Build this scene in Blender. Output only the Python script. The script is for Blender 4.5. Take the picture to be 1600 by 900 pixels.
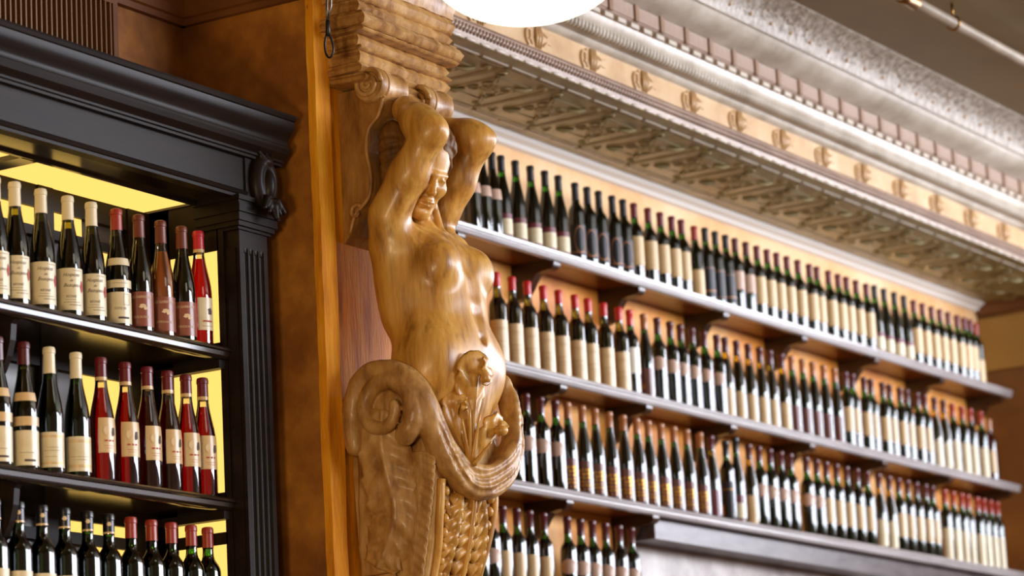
import bpy, math, random
import numpy as np
from mathutils import Vector, Matrix, noise

random.seed(7)
D = bpy.data
S = bpy.context.scene
COL = S.collection
for o in list(D.objects):
    D.objects.remove(o)

# ------------------------------------------------------------------ camera
# world: X runs along the shelf wall, Y into it, Z up, metres
FPX = 4800.0
YAW, PITCH, ROLL = 1.0279, 0.20547, -0.05241
CAM = np.array([0.0, 0.0, 1.6])
_f = np.array([math.sin(YAW)*math.cos(PITCH), math.cos(YAW)*math.cos(PITCH), math.sin(PITCH)])
_r = np.array([math.cos(YAW), -math.sin(YAW), 0.0])
_u = np.cross(_r, _f)
CR = _r*math.cos(ROLL) + _u*math.sin(ROLL)
CU = -_r*math.sin(ROLL) + _u*math.cos(ROLL)
CF = _f


def ray(x, y):
    return CF + (x-800)/FPX*CR - (y-450)/FPX*CU


def on_x(x, y, X):
    d = ray(x, y)
    return CAM + d*((X-CAM[0])/d[0])


cd = D.cameras.new('camera')
cam = D.objects.new('camera', cd)
COL.objects.link(cam)
M = Matrix.Identity(4)
for i in range(3):
    M[i][0], M[i][1], M[i][2], M[i][3] = CR[i], CU[i], -CF[i], CAM[i]
cam.matrix_world = M
cd.sensor_width = 36
cd.lens = FPX*36/1600
cd.clip_end = 200
cd.dof.use_dof = True
cd.dof.focus_distance = 8.25
cd.dof.aperture_fstop = 3.3
S.camera = cam

# ------------------------------------------------------------------ world, light, exposure
S.view_settings.view_transform = 'Standard'
S.view_settings.look = 'None'
S.view_settings.gamma = 1
S.view_settings.exposure = 0.0
S.view_settings.use_curve_mapping = False
W = D.worlds.new('world')
S.world = W
W.use_nodes = True
bg = W.node_tree.nodes['Background']
bg.inputs['Color'].default_value = (1.0, 0.74, 0.46, 1)
bg.inputs['Strength'].default_value = 0.26
WINDOW_POWER = 22.0
END_WINDOW_POWER = 17.0
PANEL_POWER = 1.35
LAMP_POWER = 2.2
FILL_WATTS = 135.0


def bulb(name, loc, watts, colour, radius):
    l = D.lights.new(name, 'POINT')
    l.energy = watts
    l.color = colour
    l.shadow_soft_size = radius
    o = D.objects.new(name, l)
    o.location = loc
    COL.objects.link(o)
    return o


# ------------------------------------------------------------------ materials
def lin(c):
    out = []
    for v in c:
        v = v/255.0
        out.append(v/12.92 if v <= 0.04045 else ((v+0.055)/1.055)**2.4)
    return (out[0], out[1], out[2], 1)


def nodes(name):
    m = D.materials.new(name)
    m.use_nodes = True
    nt = m.node_tree
    for n in list(nt.nodes):
        nt.nodes.remove(n)
    return m, nt


def flat(name, c, rough=0.5, metal=0.0, spec=0.5, coat=0.0):
    m, nt = nodes(name)
    p = nt.nodes.new('ShaderNodeBsdfPrincipled')
    o = nt.nodes.new('ShaderNodeOutputMaterial')
    p.inputs['Base Color'].default_value = lin(c)
    p.inputs['Roughness'].default_value = rough
    p.inputs['Metallic'].default_value = metal
    p.inputs['Specular IOR Level'].default_value = spec
    p.inputs['Coat Weight'].default_value = coat
    p.inputs['Coat Roughness'].default_value = 0.15
    nt.links.new(p.outputs[0], o.inputs[0])
    return m


def mottled(name, cols, scale=(1, 1, 1), nscale=4.0, rough=0.5, spec=0.5, bump=0.0, bscale=30.0,
            detail=6, coat=0.0, metal=0.0, stops=None, rough2=None, coords='Object', bdist=0.01, streak=None):
    """noise-coloured surface: cols from dark to light through a ramp"""
    m, nt = nodes(name)
    L = nt.links
    p = nt.nodes.new('ShaderNodeBsdfPrincipled')
    o = nt.nodes.new('ShaderNodeOutputMaterial')
    tc = nt.nodes.new('ShaderNodeTexCoord')
    mp = nt.nodes.new('ShaderNodeMapping')
    mp.inputs['Scale'].default_value = scale
    L.new(tc.outputs[coords], mp.inputs[0])
    n = nt.nodes.new('ShaderNodeTexNoise')
    n.inputs['Scale'].default_value = nscale
    n.inputs['Detail'].default_value = detail
    n.inputs['Roughness'].default_value = 0.62
    L.new(mp.outputs[0], n.inputs['Vector'])
    r = nt.nodes.new('ShaderNodeValToRGB')
    el = r.color_ramp.elements
    k = len(cols)
    st = stops or [0.28 + 0.44*i/(k-1) for i in range(k)]
    el[0].position, el[0].color = st[0], lin(cols[0])
    el[1].position, el[1].color = st[-1], lin(cols[-1])
    for i in range(1, k-1):
        e = el.new(st[i])
        e.color = lin(cols[i])
    L.new(n.outputs['Fac'], r.inputs[0])
    if streak:
        mp2 = nt.nodes.new('ShaderNodeMapping')
        mp2.inputs['Scale'].default_value = (16, 16, 1.3)
        L.new(tc.outputs[coords], mp2.inputs[0])
        n3 = nt.nodes.new('ShaderNodeTexNoise')
        n3.inputs['Scale'].default_value = 2.6
        n3.inputs['Detail'].default_value = 7
        L.new(mp2.outputs[0], n3.inputs['Vector'])
        r3 = nt.nodes.new('ShaderNodeValToRGB')
        r3.color_ramp.elements[0].position = 0.56
        r3.color_ramp.elements[0].color = (0, 0, 0, 1)
        r3.color_ramp.elements[1].position = 0.74
        r3.color_ramp.elements[1].color = (0.55, 0.55, 0.55, 1)
        L.new(n3.outputs['Fac'], r3.inputs[0])
        mx = nt.nodes.new('ShaderNodeMix')
        mx.data_type = 'RGBA'
        L.new(r3.outputs[0], mx.inputs[0])
        L.new(r.outputs[0], mx.inputs[6])
        mx.inputs[7].default_value = lin(streak)
        L.new(mx.outputs[2], p.inputs['Base Color'])
    else:
        L.new(r.outputs[0], p.inputs['Base Color'])
    p.inputs['Roughness'].default_value = rough
    p.inputs['Metallic'].default_value = metal
    p.inputs['Specular IOR Level'].default_value = spec
    p.inputs['Coat Weight'].default_value = coat
    p.inputs['Coat Roughness'].default_value = 0.2
    if rough2 is not None:
        mr = nt.nodes.new('ShaderNodeMapRange')
        mr.inputs['From Min'].default_value = 0.3
        mr.inputs['From Max'].default_value = 0.7
        mr.inputs['To Min'].default_value = rough
        mr.inputs['To Max'].default_value = rough2
        L.new(n.outputs['Fac'], mr.inputs[0])
        L.new(mr.outputs[0], p.inputs['Roughness'])
    if bump:
        n2 = nt.nodes.new('ShaderNodeTexNoise')
        n2.inputs['Scale'].default_value = bscale
        n2.inputs['Detail'].default_value = 5
        L.new(mp.outputs[0], n2.inputs['Vector'])
        b = nt.nodes.new('ShaderNodeBump')
        b.inputs['Strength'].default_value = bump
        b.inputs['Distance'].default_value = bdist
        L.new(n2.outputs['Fac'], b.inputs['Height'])
        L.new(b.outputs[0], p.inputs['Normal'])
    L.new(p.outputs[0], o.inputs[0])
    return m


def glow(name, c, strength):
    m, nt = nodes(name)
    e = nt.nodes.new('ShaderNodeEmission')
    e.inputs[0].default_value = lin(c)
    e.inputs[1].default_value = strength
    o = nt.nodes.new('ShaderNodeOutputMaterial')
    nt.links.new(e.outputs[0], o.inputs[0])
    return m


def thin_glass(name, tint, rough=0.04):
    m, nt = nodes(name)
    L = nt.links
    t = nt.nodes.new('ShaderNodeBsdfTransparent')
    t.inputs[0].default_value = tint
    g = nt.nodes.new('ShaderNodeBsdfGlossy')
    g.inputs['Roughness'].default_value = rough
    f = nt.nodes.new('ShaderNodeFresnel')
    f.inputs['IOR'].default_value = 1.9
    mx = nt.nodes.new('ShaderNodeMixShader')
    o = nt.nodes.new('ShaderNodeOutputMaterial')
    L.new(f.outputs[0], mx.inputs[0])
    L.new(t.outputs[0], mx.inputs[1])
    L.new(g.outputs[0], mx.inputs[2])
    L.new(mx.outputs[0], o.inputs[0])
    return m


def tint_liquid(name, tint, body, mix):
    """wine: part of the light passes tinted, part is scattered"""
    m, nt = nodes(name)
    L = nt.links
    t = nt.nodes.new('ShaderNodeBsdfTransparent')
    t.inputs[0].default_value = tint
    d = nt.nodes.new('ShaderNodeBsdfTranslucent')
    d.inputs[0].default_value = body
    mx = nt.nodes.new('ShaderNodeMixShader')
    mx.inputs[0].default_value = mix
    o = nt.nodes.new('ShaderNodeOutputMaterial')
    L.new(t.outputs[0], mx.inputs[1])
    L.new(d.outputs[0], mx.inputs[2])
    L.new(mx.outputs[0], o.inputs[0])
    return m


MT = {}
MT['plaster_orange'] = mottled('orange_plaster', [(80, 42, 10), (142, 84, 22), (198, 130, 40)], nscale=3.2, rough=0.55, bump=0.35, bscale=14, detail=9)
MT['plaster_amber'] = mottled('amber_board', [(168, 92, 12), (226, 146, 24), (244, 180, 50)], scale=(6, 6, 0.8), nscale=3.5, rough=0.55, spec=0.2, bump=0.2, bscale=20)
MT['plaster_back'] = mottled('cream_orange_plaster', [(208, 140, 66), (230, 182, 124), (242, 212, 172)], nscale=1.6, rough=0.6, bump=0.1)
MT['plaster_mid'] = mottled('orange_cream_plaster', [(196, 104, 20), (222, 146, 52), (236, 186, 120)], nscale=2.2, rough=0.55, bump=0.1)
MT['plaster_light'] = mottled('pale_stone_plaster', [(128, 116, 112), (168, 157, 150), (206, 198, 190)], nscale=4.0, rough=0.35, bump=0.3, bscale=10)
MT['end_wall'] = mottled('brown_wall', [(96, 58, 18), (122, 76, 26), (150, 98, 36)], nscale=2.0, rough=0.6)
MT['end_panel'] = mottled('khaki_panel', [(150, 112, 46), (168, 128, 58)], nscale=3.0, rough=0.6)
MT['black_wood'] = mottled('dark_stained_wood', [(20, 13, 9), (36, 25, 18)], scale=(0.6, 4, 4), nscale=6, rough=0.42, spec=0.16, bump=0.02, bscale=40)
MT['black_gloss'] = mottled('dark_varnished_shelf_wood', [(24, 16, 10), (40, 28, 18)], scale=(0.6, 4, 4), nscale=6, rough=0.16, spec=0.6, coat=0.4)
MT['shelf_wood'] = mottled('brown_varnished_wood', [(70, 34, 12), (112, 58, 22), (140, 78, 32)], scale=(0.7, 5, 5), nscale=5, rough=0.3, spec=0.5, bump=0.05, bscale=30)
MT['bracket_wood'] = mottled('dark_brown_bracket_wood', [(34, 18, 9), (62, 34, 16)], nscale=8, rough=0.3, spec=0.6)
MT['shelf_edge'] = mottled('glare_shelf_edge', [(150, 144, 142), (190, 184, 182)], scale=(0.7, 5, 5), nscale=5, rough=0.3, spec=0.8, coat=1.0)  # window glare on the brown shelves' front put into a pale colour
MT['gold_wood'] = mottled('honey_carved_wood', [(92, 52, 16), (178, 122, 44), (206, 152, 66), (222, 178, 104)], scale=(5, 5, 0.8), nscale=4.2, rough=0.34, rough2=0.46, spec=0.5, coat=0.18, bump=0.12, bscale=16, detail=8, streak=(92, 50, 14), stops=[0.24, 0.42, 0.58, 0.76])
MT['gold_wood_dull'] = mottled('dull_carved_wood', [(92, 56, 22), (160, 112, 54), (190, 144, 80), (210, 170, 112)], scale=(3, 3, 1.4), nscale=5.5, rough=0.40, rough2=0.55, spec=0.45, coat=0.15, bump=0.25, bscale=18, detail=9, streak=(88, 52, 20), stops=[0.26, 0.42, 0.58, 0.76])
MT['shaded_wood'] = mottled('shaded_carving', [(62, 36, 12), (112, 72, 28), (148, 100, 46)], scale=(5, 5, 1.2), nscale=5, rough=0.55, spec=0.22, bump=0.2, bscale=18, detail=8)  # for the hair: shade of its recess put into a darker brown
MT['console_wood'] = mottled('brown_console_wood', [(96, 60, 22), (148, 102, 46), (182, 134, 70)], scale=(4, 4, 1.2), nscale=5, rough=0.55, spec=0.22, bump=0.25, bscale=18, detail=8)
MT['wood_moulding'] = mottled('brown_moulding', [(86, 46, 14), (128, 74, 24)], nscale=5, rough=0.5)
MT['tin_soffit'] = mottled('olive_painted_tin', [(118, 106, 66), (156, 142, 94), (186, 172, 124)], nscale=5, rough=0.34, spec=0.6, metal=0.15, bump=0.1, bscale=12)
MT['tin_cream'] = mottled('cream_painted_tin', [(158, 144, 124), (188, 175, 156), (208, 197, 180)], nscale=6, rough=0.35, spec=0.6, bump=0.15, bscale=25)
MT['tin_tan'] = mottled('tan_painted_tin', [(168, 128, 82), (194, 156, 108), (210, 178, 134)], nscale=5, rough=0.38, spec=0.6, bump=0.15, bscale=25)
MT['tin_rose'] = mottled('rose_brown_tin', [(140, 112, 94), (172, 146, 124)], nscale=7, rough=0.4, spec=0.5, bump=0.2, bscale=40)
MT['white_trim'] = flat('white_gloss_trim', (244, 240, 232), 0.35)
MT['tin_brown'] = flat('brown_tin_relief', (190, 150, 100), 0.4)
MT['tin_cove'] = mottled('textured_cove_tin', [(140, 122, 104), (196, 184, 168), (222, 214, 202)], nscale=26, rough=0.4, spec=0.6, bump=0.8, bscale=38, bdist=0.02)
MT['ceiling'] = mottled('olive_ceiling', [(112, 92, 52), (138, 114, 70)], nscale=1.2, rough=0.5)
MT['floor'] = mottled('dark_floor_boards', [(60, 38, 22), (92, 60, 36)], scale=(0.4, 5, 1), nscale=4, rough=0.4)
MT['window_frame'] = flat('white_window_frame', (200, 196, 188), 0.5)
MT['daylight'] = glow('daylight_pane', (236, 242, 255), WINDOW_POWER)
MT['daylight_end'] = glow('daylight_end_pane', (240, 242, 255), END_WINDOW_POWER)
MT['panel_glow'] = glow('lit_amber_panel', (255, 205, 104), PANEL_POWER)
MT['lamp_glass'] = glow('lit_opal_glass', (255, 244, 226), LAMP_POWER)
MT['brass'] = flat('aged_brass', (150, 112, 60), 0.35, 1.0)
MT['steel'] = flat('grey_steel', (120, 112, 104), 0.35, 0.9)
MT['pipe_paint'] = mottled('cream_painted_pipe', [(150, 132, 112), (190, 174, 154)], nscale=8, rough=0.35)
MT['rubber'] = flat('black_rubber', (16, 15, 14), 0.5)
MT['grey_back'] = flat('grey_brown_back_panel', (78, 68, 60), 0.25, 0, 0.6)
MT['vent_dark'] = flat('dark_duct', (14, 11, 8), 0.8)
MT['vent_slat'] = flat('brown_vent_slat', (120, 78, 26), 0.5)

MT['g_green'] = thin_glass('green_bottle_glass', (0.16, 0.42, 0.07, 1))
MT['g_olive'] = thin_glass('olive_bottle_glass', (0.52, 0.50, 0.14, 1))
MT['g_amber'] = thin_glass('amber_bottle_glass', (0.50, 0.30, 0.06, 1))
MT['g_yellow'] = thin_glass('yellow_bottle_glass', (0.80, 0.62, 0.05, 1))
MT['g_clear'] = thin_glass('clear_bottle_glass', (0.95, 0.93, 0.86, 1))
MT['w_dark'] = flat('dark_red_wine', (9, 7, 9), 0.25, 0, 0.3)
MT['w_black'] = flat('near_black_wine', (14, 13, 16), 0.35, 0, 0.3)
MT['w_greenblack'] = flat('wine_in_green_glass', (10, 22, 8), 0.3, 0, 0.3)
MT['w_rose'] = tint_liquid('rose_wine', (0.55, 0.012, 0.02, 1), (0.30, 0.008, 0.014, 1), 0.3)
MT['w_pink'] = tint_liquid('bright_rose_wine', (0.80, 0.04, 0.05, 1), (0.75, 0.03, 0.06, 1), 0.5)
MT['w_tawny'] = tint_liquid('tawny_wine', (0.80, 0.32, 0.06, 1), (0.75, 0.28, 0.05, 1), 0.6)
MT['w_tawnyflat'] = flat('cloudy_tawny_wine', (176, 98, 36), 0.4)
MT['p_cream'] = mottled('cream_paper', [(214, 194, 150), (232, 216, 178)], nscale=20, rough=0.45, spec=0.5, coat=0.5)
MT['p_white'] = flat('white_paper', (238, 230, 210), 0.45, 0, 0.5, 0.5)
MT['p_tan'] = mottled('tan_paper', [(206, 168, 112), (222, 188, 134)], nscale=20, rough=0.42, spec=0.5, coat=0.5)
MT['p_pink'] = flat('pinkish_paper', (196, 158, 132), 0.45, 0, 0.5, 0.5)
MT['p_russet'] = flat('russet_paper', (140, 70, 44), 0.45, 0, 0.5, 0.5)
MT['p_brown'] = flat('brown_paper', (104, 52, 34), 0.4, 0, 0.5, 0.5)
MT['p_maroon'] = flat('maroon_paper', (104, 26, 34), 0.45, 0, 0.5, 0.5)
MT['p_black'] = flat('black_paper', (26, 22, 22), 0.4)
MT['ink'] = flat('dark_ink', (66, 48, 40), 0.6)
MT['ink_red'] = flat('red_ink', (176, 62, 52), 0.6)
MT['ink_pale'] = flat('pale_ink', (226, 196, 150), 0.6)
MT['gold_ink'] = flat('gold_ink', (214, 150, 52), 0.3, 0.6)
for k, c in (('c_cream', (226, 208, 170)), ('c_red', (196, 34, 34)), ('c_brick', (156, 50, 34)), ('c_maroon', (104, 26, 32)),
             ('c_wine', (84, 26, 28)), ('c_brown', (110, 52, 34)), ('c_tan', (168, 108, 62)), ('c_black', (22, 20, 22)), ('c_rose', (196, 40, 50))):
    MT[k] = flat('foil_'+k[2:], c, 0.32, 0.0, 0.6)


# ------------------------------------------------------------------ mesh helpers
class MB:
    def __init__(s):
        s.v = []
        s.f = []

    def add(s, vs, fs):
        n = len(s.v)
        s.v += [tuple(map(float, p)) for p in vs]
        s.f += [tuple(i+n for i in f) for f in fs]
        return s

    def box(s, x0, x1, y0, y1, z0, z1):
        return s.add([(x0, y0, z0), (x1, y0, z0), (x1, y1, z0), (x0, y1, z0), (x0, y0, z1), (x1, y0, z1), (x1, y1, z1), (x0, y1, z1)],
                     [(0, 3, 2, 1), (4, 5, 6, 7), (0, 1, 5, 4), (1, 2, 6, 5), (2, 3, 7, 6), (3, 0, 4, 7)])

    def prism_x(s, prof, x0, x1):
        """prof: list of (y,z), closed, extruded along X"""
        k = len(prof)
        vs = [(x0, y, z) for y, z in prof] + [(x1, y, z) for y, z in prof]
        fs = [(i, (i+1) % k, k+(i+1) % k, k+i) for i in range(k)]
        fs += [tuple(range(k-1, -1, -1)), tuple(range(k, 2*k))]
        return s.add(vs, fs)

    def prism_y(s, prof, y0, y1):
        k = len(prof)
        vs = [(x, y0, z) for x, z in prof] + [(x, y1, z) for x, z in prof]
        fs = [(i, k+i, k+(i+1) % k, (i+1) % k) for i in range(k)]
        fs += [tuple(range(k)), tuple(range(2*k-1, k-1, -1))]
        return s.add(vs, fs)

    def lathe(s, prof, n=24, a0=0.0, a1=2*math.pi, cx=0, cy=0, cz=0):
        """prof: (r,z) from bottom to top around vertical axis"""
        full = abs(a1-a0-2*math.pi) < 1e-6
        cols = n if full else n+1
        vs = []
        for r, z in prof:
            for j in range(cols):
                t = a0+(a1-a0)*j/n
                vs.append((cx+r*math.cos(t), cy+r*math.sin(t), cz+z))
        fs = []
        for i in range(len(prof)-1):
            for j in range(n):
                j2 = (j+1) % cols if full else j+1
                fs.append((i*cols+j, i*cols+j2, (i+1)*cols+j2, (i+1)*cols+j))
        return s.add(vs, fs)

    def sweep(s, pts, rad, n=10, squash=None, flute=0, fdepth=0.0, twist=0.0, caps=True):
        P = [Vector(p) for p in pts]
        k = len(P)
        up = Vector((0.13, 0.2, 0.97))
        vs = []
        for i in range(k):
            t = (P[min(i+1, k-1)]-P[max(i-1, 0)]).normalized()
            side = t.cross(up)
            if side.length < 1e-4:
                side = t.cross(Vector((1, 0, 0)))
            side.normalize()
            nn = side.cross(t).normalized()
            up = nn
            q = i/(k-1)
            r = rad(q) if callable(rad) else rad
            for j in range(n):
                a = 2*math.pi*j/n
                rr = r*(1+(fdepth*math.cos(flute*a+twist*q) if flute else 0))
                sx, sy = (1, 1) if squash is None else squash
                vs.append(P[i]+side*(rr*sx*math.cos(a))+nn*(rr*sy*math.sin(a)))
        fs = []
        for i in range(k-1):
            for j in range(n):
                fs.append((i*n+j, i*n+(j+1) % n, (i+1)*n+(j+1) % n, (i+1)*n+j))
        if caps:
            fs += [tuple(range(n-1, -1, -1)), tuple(range((k-1)*n, k*n))]
        return s.add(vs, fs)

    def ball(s, c, r, n=8, m=5):
        rx, ry, rz = r if isinstance(r, tuple) else (r, r, r)
        vs, fs = [], []
        for i in range(m+1):
            t = math.pi*i/m
            for j in range(n):
                a = 2*math.pi*j/n
                vs.append((c[0]+rx*math.sin(t)*math.cos(a), c[1]+ry*math.sin(t)*math.sin(a), c[2]+rz*math.cos(t)))
        for i in range(m):
            for j in range(n):
                fs.append((i*n+j, (i+1)*n+j, (i+1)*n+(j+1) % n, i*n+(j+1) % n))
        return s.add(vs, fs)

    def mesh(s, name, mat, smooth=False, angle=None):
        me = D.meshes.new(name)
        me.from_pydata(s.v, [], s.f)
        me.validate()
        if mat is not None:
            me.materials.append(mat)
        if smooth:
            me.shade_smooth()
            if angle:
                try:
                    me.set_sharp_from_angle(angle=math.radians(angle))
                except Exception:
                    pass
        return me

    def build(s, name, mat, parent=None, smooth=False, angle=None, loc=None):
        return link(name, s.mesh(name, MT[mat] if isinstance(mat, str) else mat, smooth, angle), parent, loc)


def link(name, me, parent=None, loc=None):
    o = D.objects.new(name, me)
    COL.objects.link(o)
    if parent is not None:
        o.parent = parent
        o.matrix_parent_inverse = Matrix.Translation(-parent_world(parent))
    if loc is not None:
        o.location = loc
    return o


def parent_world(o):
    return Vector(o.location)


def thing(name, label, cat, loc=(0, 0, 0), group=None):
    o = D.objects.new(name, None)
    COL.objects.link(o)
    o.location = loc
    o.empty_display_size = 0.05
    o['label'] = label
    o['category'] = cat
    if group:
        o['group'] = group
    return o


def tag(o, label, cat, group=None):
    o['label'] = label
    o['category'] = cat
    if group:
        o['group'] = group
    return o


def struct(o, label, cat):
    o['kind'] = 'structure'
    o['label'] = label
    o['category'] = cat
    return o


def stuff(o):
    o['kind'] = 'stuff'
    return o


def catmull(pts, n):
    P = [np.array(p, float) for p in pts]
    P = [2*P[0]-P[1]] + P + [2*P[-1]-P[-2]]
    out = []
    for i in range(1, len(P)-2):
        for j in range(n):
            t = j/n
            out.append(0.5*((2*P[i]) + (-P[i-1]+P[i+1])*t + (2*P[i-1]-5*P[i]+4*P[i+1]-P[i+2])*t*t + (-P[i-1]+3*P[i]-3*P[i+1]+P[i+2])*t**3))
    out.append(P[-2])
    return out


# ------------------------------------------------------------------ the room shell
XP0, XP1, YPF = 6.651, 7.231, 4.607      # pier left, right, front
YBR = 5.52                              # back wall behind the wall shelves
XEND = 13.40
ZSOF = 4.385
ZCEIL = 4.83

struct(MB().box(-3, 15, -3.2, 6.2, -0.1, 0).build('floor', 'floor'), 'dark wooden floor of the bar far below the shelves', 'floor')
struct(MB().box(-3, 15, 3.3, 4.60, ZCEIL, ZCEIL+0.1).box(-3, 15, -3.2, 3.3, 5.6, 5.7).box(-3, 15, 3.3, 3.4, ZCEIL+0.1, 5.6).build('ceiling', 'ceiling'), 'dull olive painted ceiling above the cornice', 'ceiling')
struct(MB().box(-3, XP0, 5.05, 5.25, 0, 4.9).build('wall_left', 'plaster_orange'), 'orange plaster wall above the dark wine cabinet', 'wall')
struct(MB().box(XP1, XEND+0.2, YBR, YBR+0.15, 3.92, 4.9).build('wall_back', 'plaster_back'), 'peach plaster wall above the top wall shelf', 'wall')
struct(MB().box(XP1, XEND+0.2, YBR, YBR+0.15, 2.0, 3.92).build('wall_middle', 'plaster_mid'), 'orange and cream plaster wall behind the lower wall shelves', 'wall')
struct(MB().box(XP1, XEND+0.2, YBR, YBR+0.15, 0, 2.0).build('wall_lower', 'plaster_light'), 'pale plaster wall below the wall shelves', 'wall')
ew = struct(MB().box(XEND, XEND+0.15, 4.9, YBR, 0, ZSOF+0.06).build('wall_end', 'end_wall'), 'brown end wall closing the run of wine shelves', 'wall')
MB().box(XEND-0.012, XEND, 4.92, YBR-0.01, 4.06, 4.31).build('panel', 'end_panel', ew)
MB().prism_x([(5.5, 4.33), (5.5, 4.385), (4.95, 4.385), (4.95, 4.33)], XEND-0.03, XEND).build('top_rail', 'wood_moulding', ew)

# the pier with its front board
pier = struct(MB().box(XP0, XP1, YPF+0.012, YBR+0.1, 0, 4.9).build('wall_pier', 'plaster_orange'), 'orange plaster pier that carries the carved wooden figure', 'pier')
mb = MB()
zz = np.linspace(1.8, 4.6, 57)
vs, fs = [], []
for i, z in enumerate(zz):
    e = 0.006*noise.noise(Vector((0, 0, z*5)))+0.004*noise.noise(Vector((3, 0, z*13)))
    g = 0.007*noise.noise(Vector((9, 0, z*4)))
    vs += [(XP0-0.004+e, YPF+0.02, z), (XP0-0.002+e, YPF-0.004, z), (XP0+0.055+g, YPF-0.012, z), (XP0+0.062+g, YPF+0.001, z), (XP1, YPF, z), (XP1, YPF+0.02, z)]
for i in range(len(zz)-1):
    for j in range(5):
        fs.append((i*6+j, i*6+j+1, i*6+7+j, i*6+6+j))
mb.add(vs, fs).build('front_board', 'plaster_amber', pier)

# crown moulding above the cabinet and round the pier side
prof = [(0, 0), (-0.018, 0.0), (-0.022, 0.016), (-0.03, 0.02), (-0.034, 0.045), (-0.055, 0.075), (-0.085, 0.09), (-0.095, 0.13), (-0.12, 0.15), (-0.12, 0.18), (0, 0.18)]
t1 = MB().prism_x([(5.05+y, 4.125+z) for y, z in prof], -3, XP0).build('trim_1', 'wood_moulding')
struct(t1, 'brown crown moulding along the orange wall above the cabinet', 'moulding')
t2 = MB().prism_y([(XP0+y, 4.125+z) for y, z in prof], YPF-0.0, 5.05).build('trim_2', 'wood_moulding')
struct(t2, 'brown crown moulding along the side of the orange pier', 'moulding')

# vent grille in the wall above the cabinet
vent = thing('wall_vent', 'brown metal vent grille with upright slats in the orange wall', 'vent', (6.0, 5.04, 3.9))
MB().box(5.55, 6.315, 5.042, 5.049, 3.84, 4.115).build('duct', 'vent_dark', vent)
mb = MB()
mb.box(5.53, 6.335, 5.028, 5.049, 4.115, 4.135)
mb.box(6.315, 6.335, 5.028, 5.049, 3.82, 4.115)
mb.box(5.53, 5.55, 5.028, 5.049, 3.82, 4.115)
mb.box(5.53, 6.335, 5.028, 5.049, 3.82, 3.84)
mb.build('frame', 'wood_moulding', vent)
slat = MB().box(-0.003, 0.003, 5.030, 5.046, 3.84, 4.115).mesh('slat', MT['vent_slat'])
for i in range(37):
    o = link('slat', slat, vent)
    o.location.x = 5.565+i*0.0206

# ------------------------------------------------------------------ tin soffit and cornice over the wall shelves
XS0 = XP1
sof = struct(MB().box(XS0, XEND, 4.965, YBR, ZSOF, ZSOF+0.02).build('trim_3', 'tin_soffit'), 'olive pressed tin soffit above the wall shelves', 'soffit')


def make_tile():
    mb = MB()
    w = 0.176
    y0, y1 = 5.042, 5.398
    yc = (y0+y1)/2
    z = ZSOF
    for (a, b, c, d, h) in ((-w, w, y0, y0+0.010, .003), (-w, w, y1-0.010, y1, .003), (-w, -w+0.008, y0, y1, .003), (w-0.008, w, y0, y1, .003)):
        mb.box(a, b, c, d, z-h, z+0.001)
    i = 0.105
    for (a, b, c, d) in ((-i, i, yc-i, yc-i+0.012), (-i, i, yc+i-0.012, yc+i), (-i, -i+0.012, yc-i, yc+i), (i-0.012, i, yc-i, yc+i)):
        mb.box(a, b, c, d, z-0.0025, z+0.001)
    for sx in (-1, 1):
        for sy in (-1, 1):
            pts = [(sx*(0.128+0.022*math.cos(t)*(1-t/9)), yc+sy*(0.128+0.022*math.sin(t)*(1-t/9)), z-0.004) for t in np.linspace(0, 5.2, 12)]
            mb.sweep([(a_, b_, z-0.0015) for a_, b_, c_ in pts], 0.005, 5)
            mb.sweep([(sx*0.06, yc+sy*0.06, z-0.003), (sx*0.085, yc+sy*0.085, z-0.008), (sx*0.105, yc+sy*0.105, z-0.003)], lambda q: 0.009*math.sin(math.pi*(0.15+0.7*q)), 6)
            pts = [(sx*(0.055+0.026*math.cos(t)), yc+sy*(0.03+0.02*math.sin(t)), z-0.001) for t in np.linspace(-1.5, 3.2, 9)]
            mb.sweep(pts, 0.0045, 5)
    for k in range(8):
        t = k*math.pi/4
        mb.ball((0.028*math.cos(t), yc+0.028*math.sin(t), z), (0.013, 0.013, 0.005), 6, 4)
    mb.ball((0, yc, z), (0.014, 0.014, 0.006), 8, 5)
    return mb.mesh('tile', MT['tin_soffit'], True, 40)


tile = make_tile()
for k in range(17):
    o = link('tile', tile, sof)
    o.location.x = 7.49+0.36*k
dash = MB().box(-0.078, 0.078, -0.005, 0.005, -0.004, 0.002).mesh('bar', MT['tin_cream'])
for yy in (5.028, 5.412):
    for k in range(33):
        o = link('bar', dash, sof)
        o.location = (7.4+0.18*k, yy, ZSOF)

wm = MB().prism_x([(YBR, 4.345), (5.50, 4.35), (5.492, 4.362), (5.47, 4.372), (5.462, 4.385), (5.462, 4.392), (YBR, 4.392)], XS0, XEND).build('trim_4', 'white_trim')
struct(wm, 'white moulding where the back wall meets the tin soffit', 'moulding')

# cornice: profile (Y,z) from the soffit edge up and out to the ceiling
cp = [(5.00, ZSOF), (4.966, ZSOF), (4.962, ZSOF+0.012), (4.956, 4.408), (4.956, 4.428), (4.962, 4.432), (4.962, 4.442), (4.955, 4.446),
      (4.955, 4.526), (4.945, 4.530), (4.935, 4.536), (4.930, 4.546), (4.905, 4.556), (4.880, 4.574), (4.868, 4.592), (4.862, 4.606),
      (4.866, 4.612), (4.866, 4.622), (4.856, 4.626), (4.850, 4.630), (4.850, 4.688), (4.838, 4.692), (4.826, 4.696), (4.806, 4.700),
      (4.784, 4.708), (4.766, 4.720), (4.752, 4.736), (4.746, 4.744), (4.735, 4.746)]
n = 8
for k in range(1, n+1):
    q = k/n
    cp.append((4.735-0.125*(1-math.cos(q*math.pi/2)), 4.748+0.078*math.sin(q*math.pi/2)))
cp += [(4.600, 4.828), (4.595, 4.86), (5.00, 4.86)]
XC1 = 14.55


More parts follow.
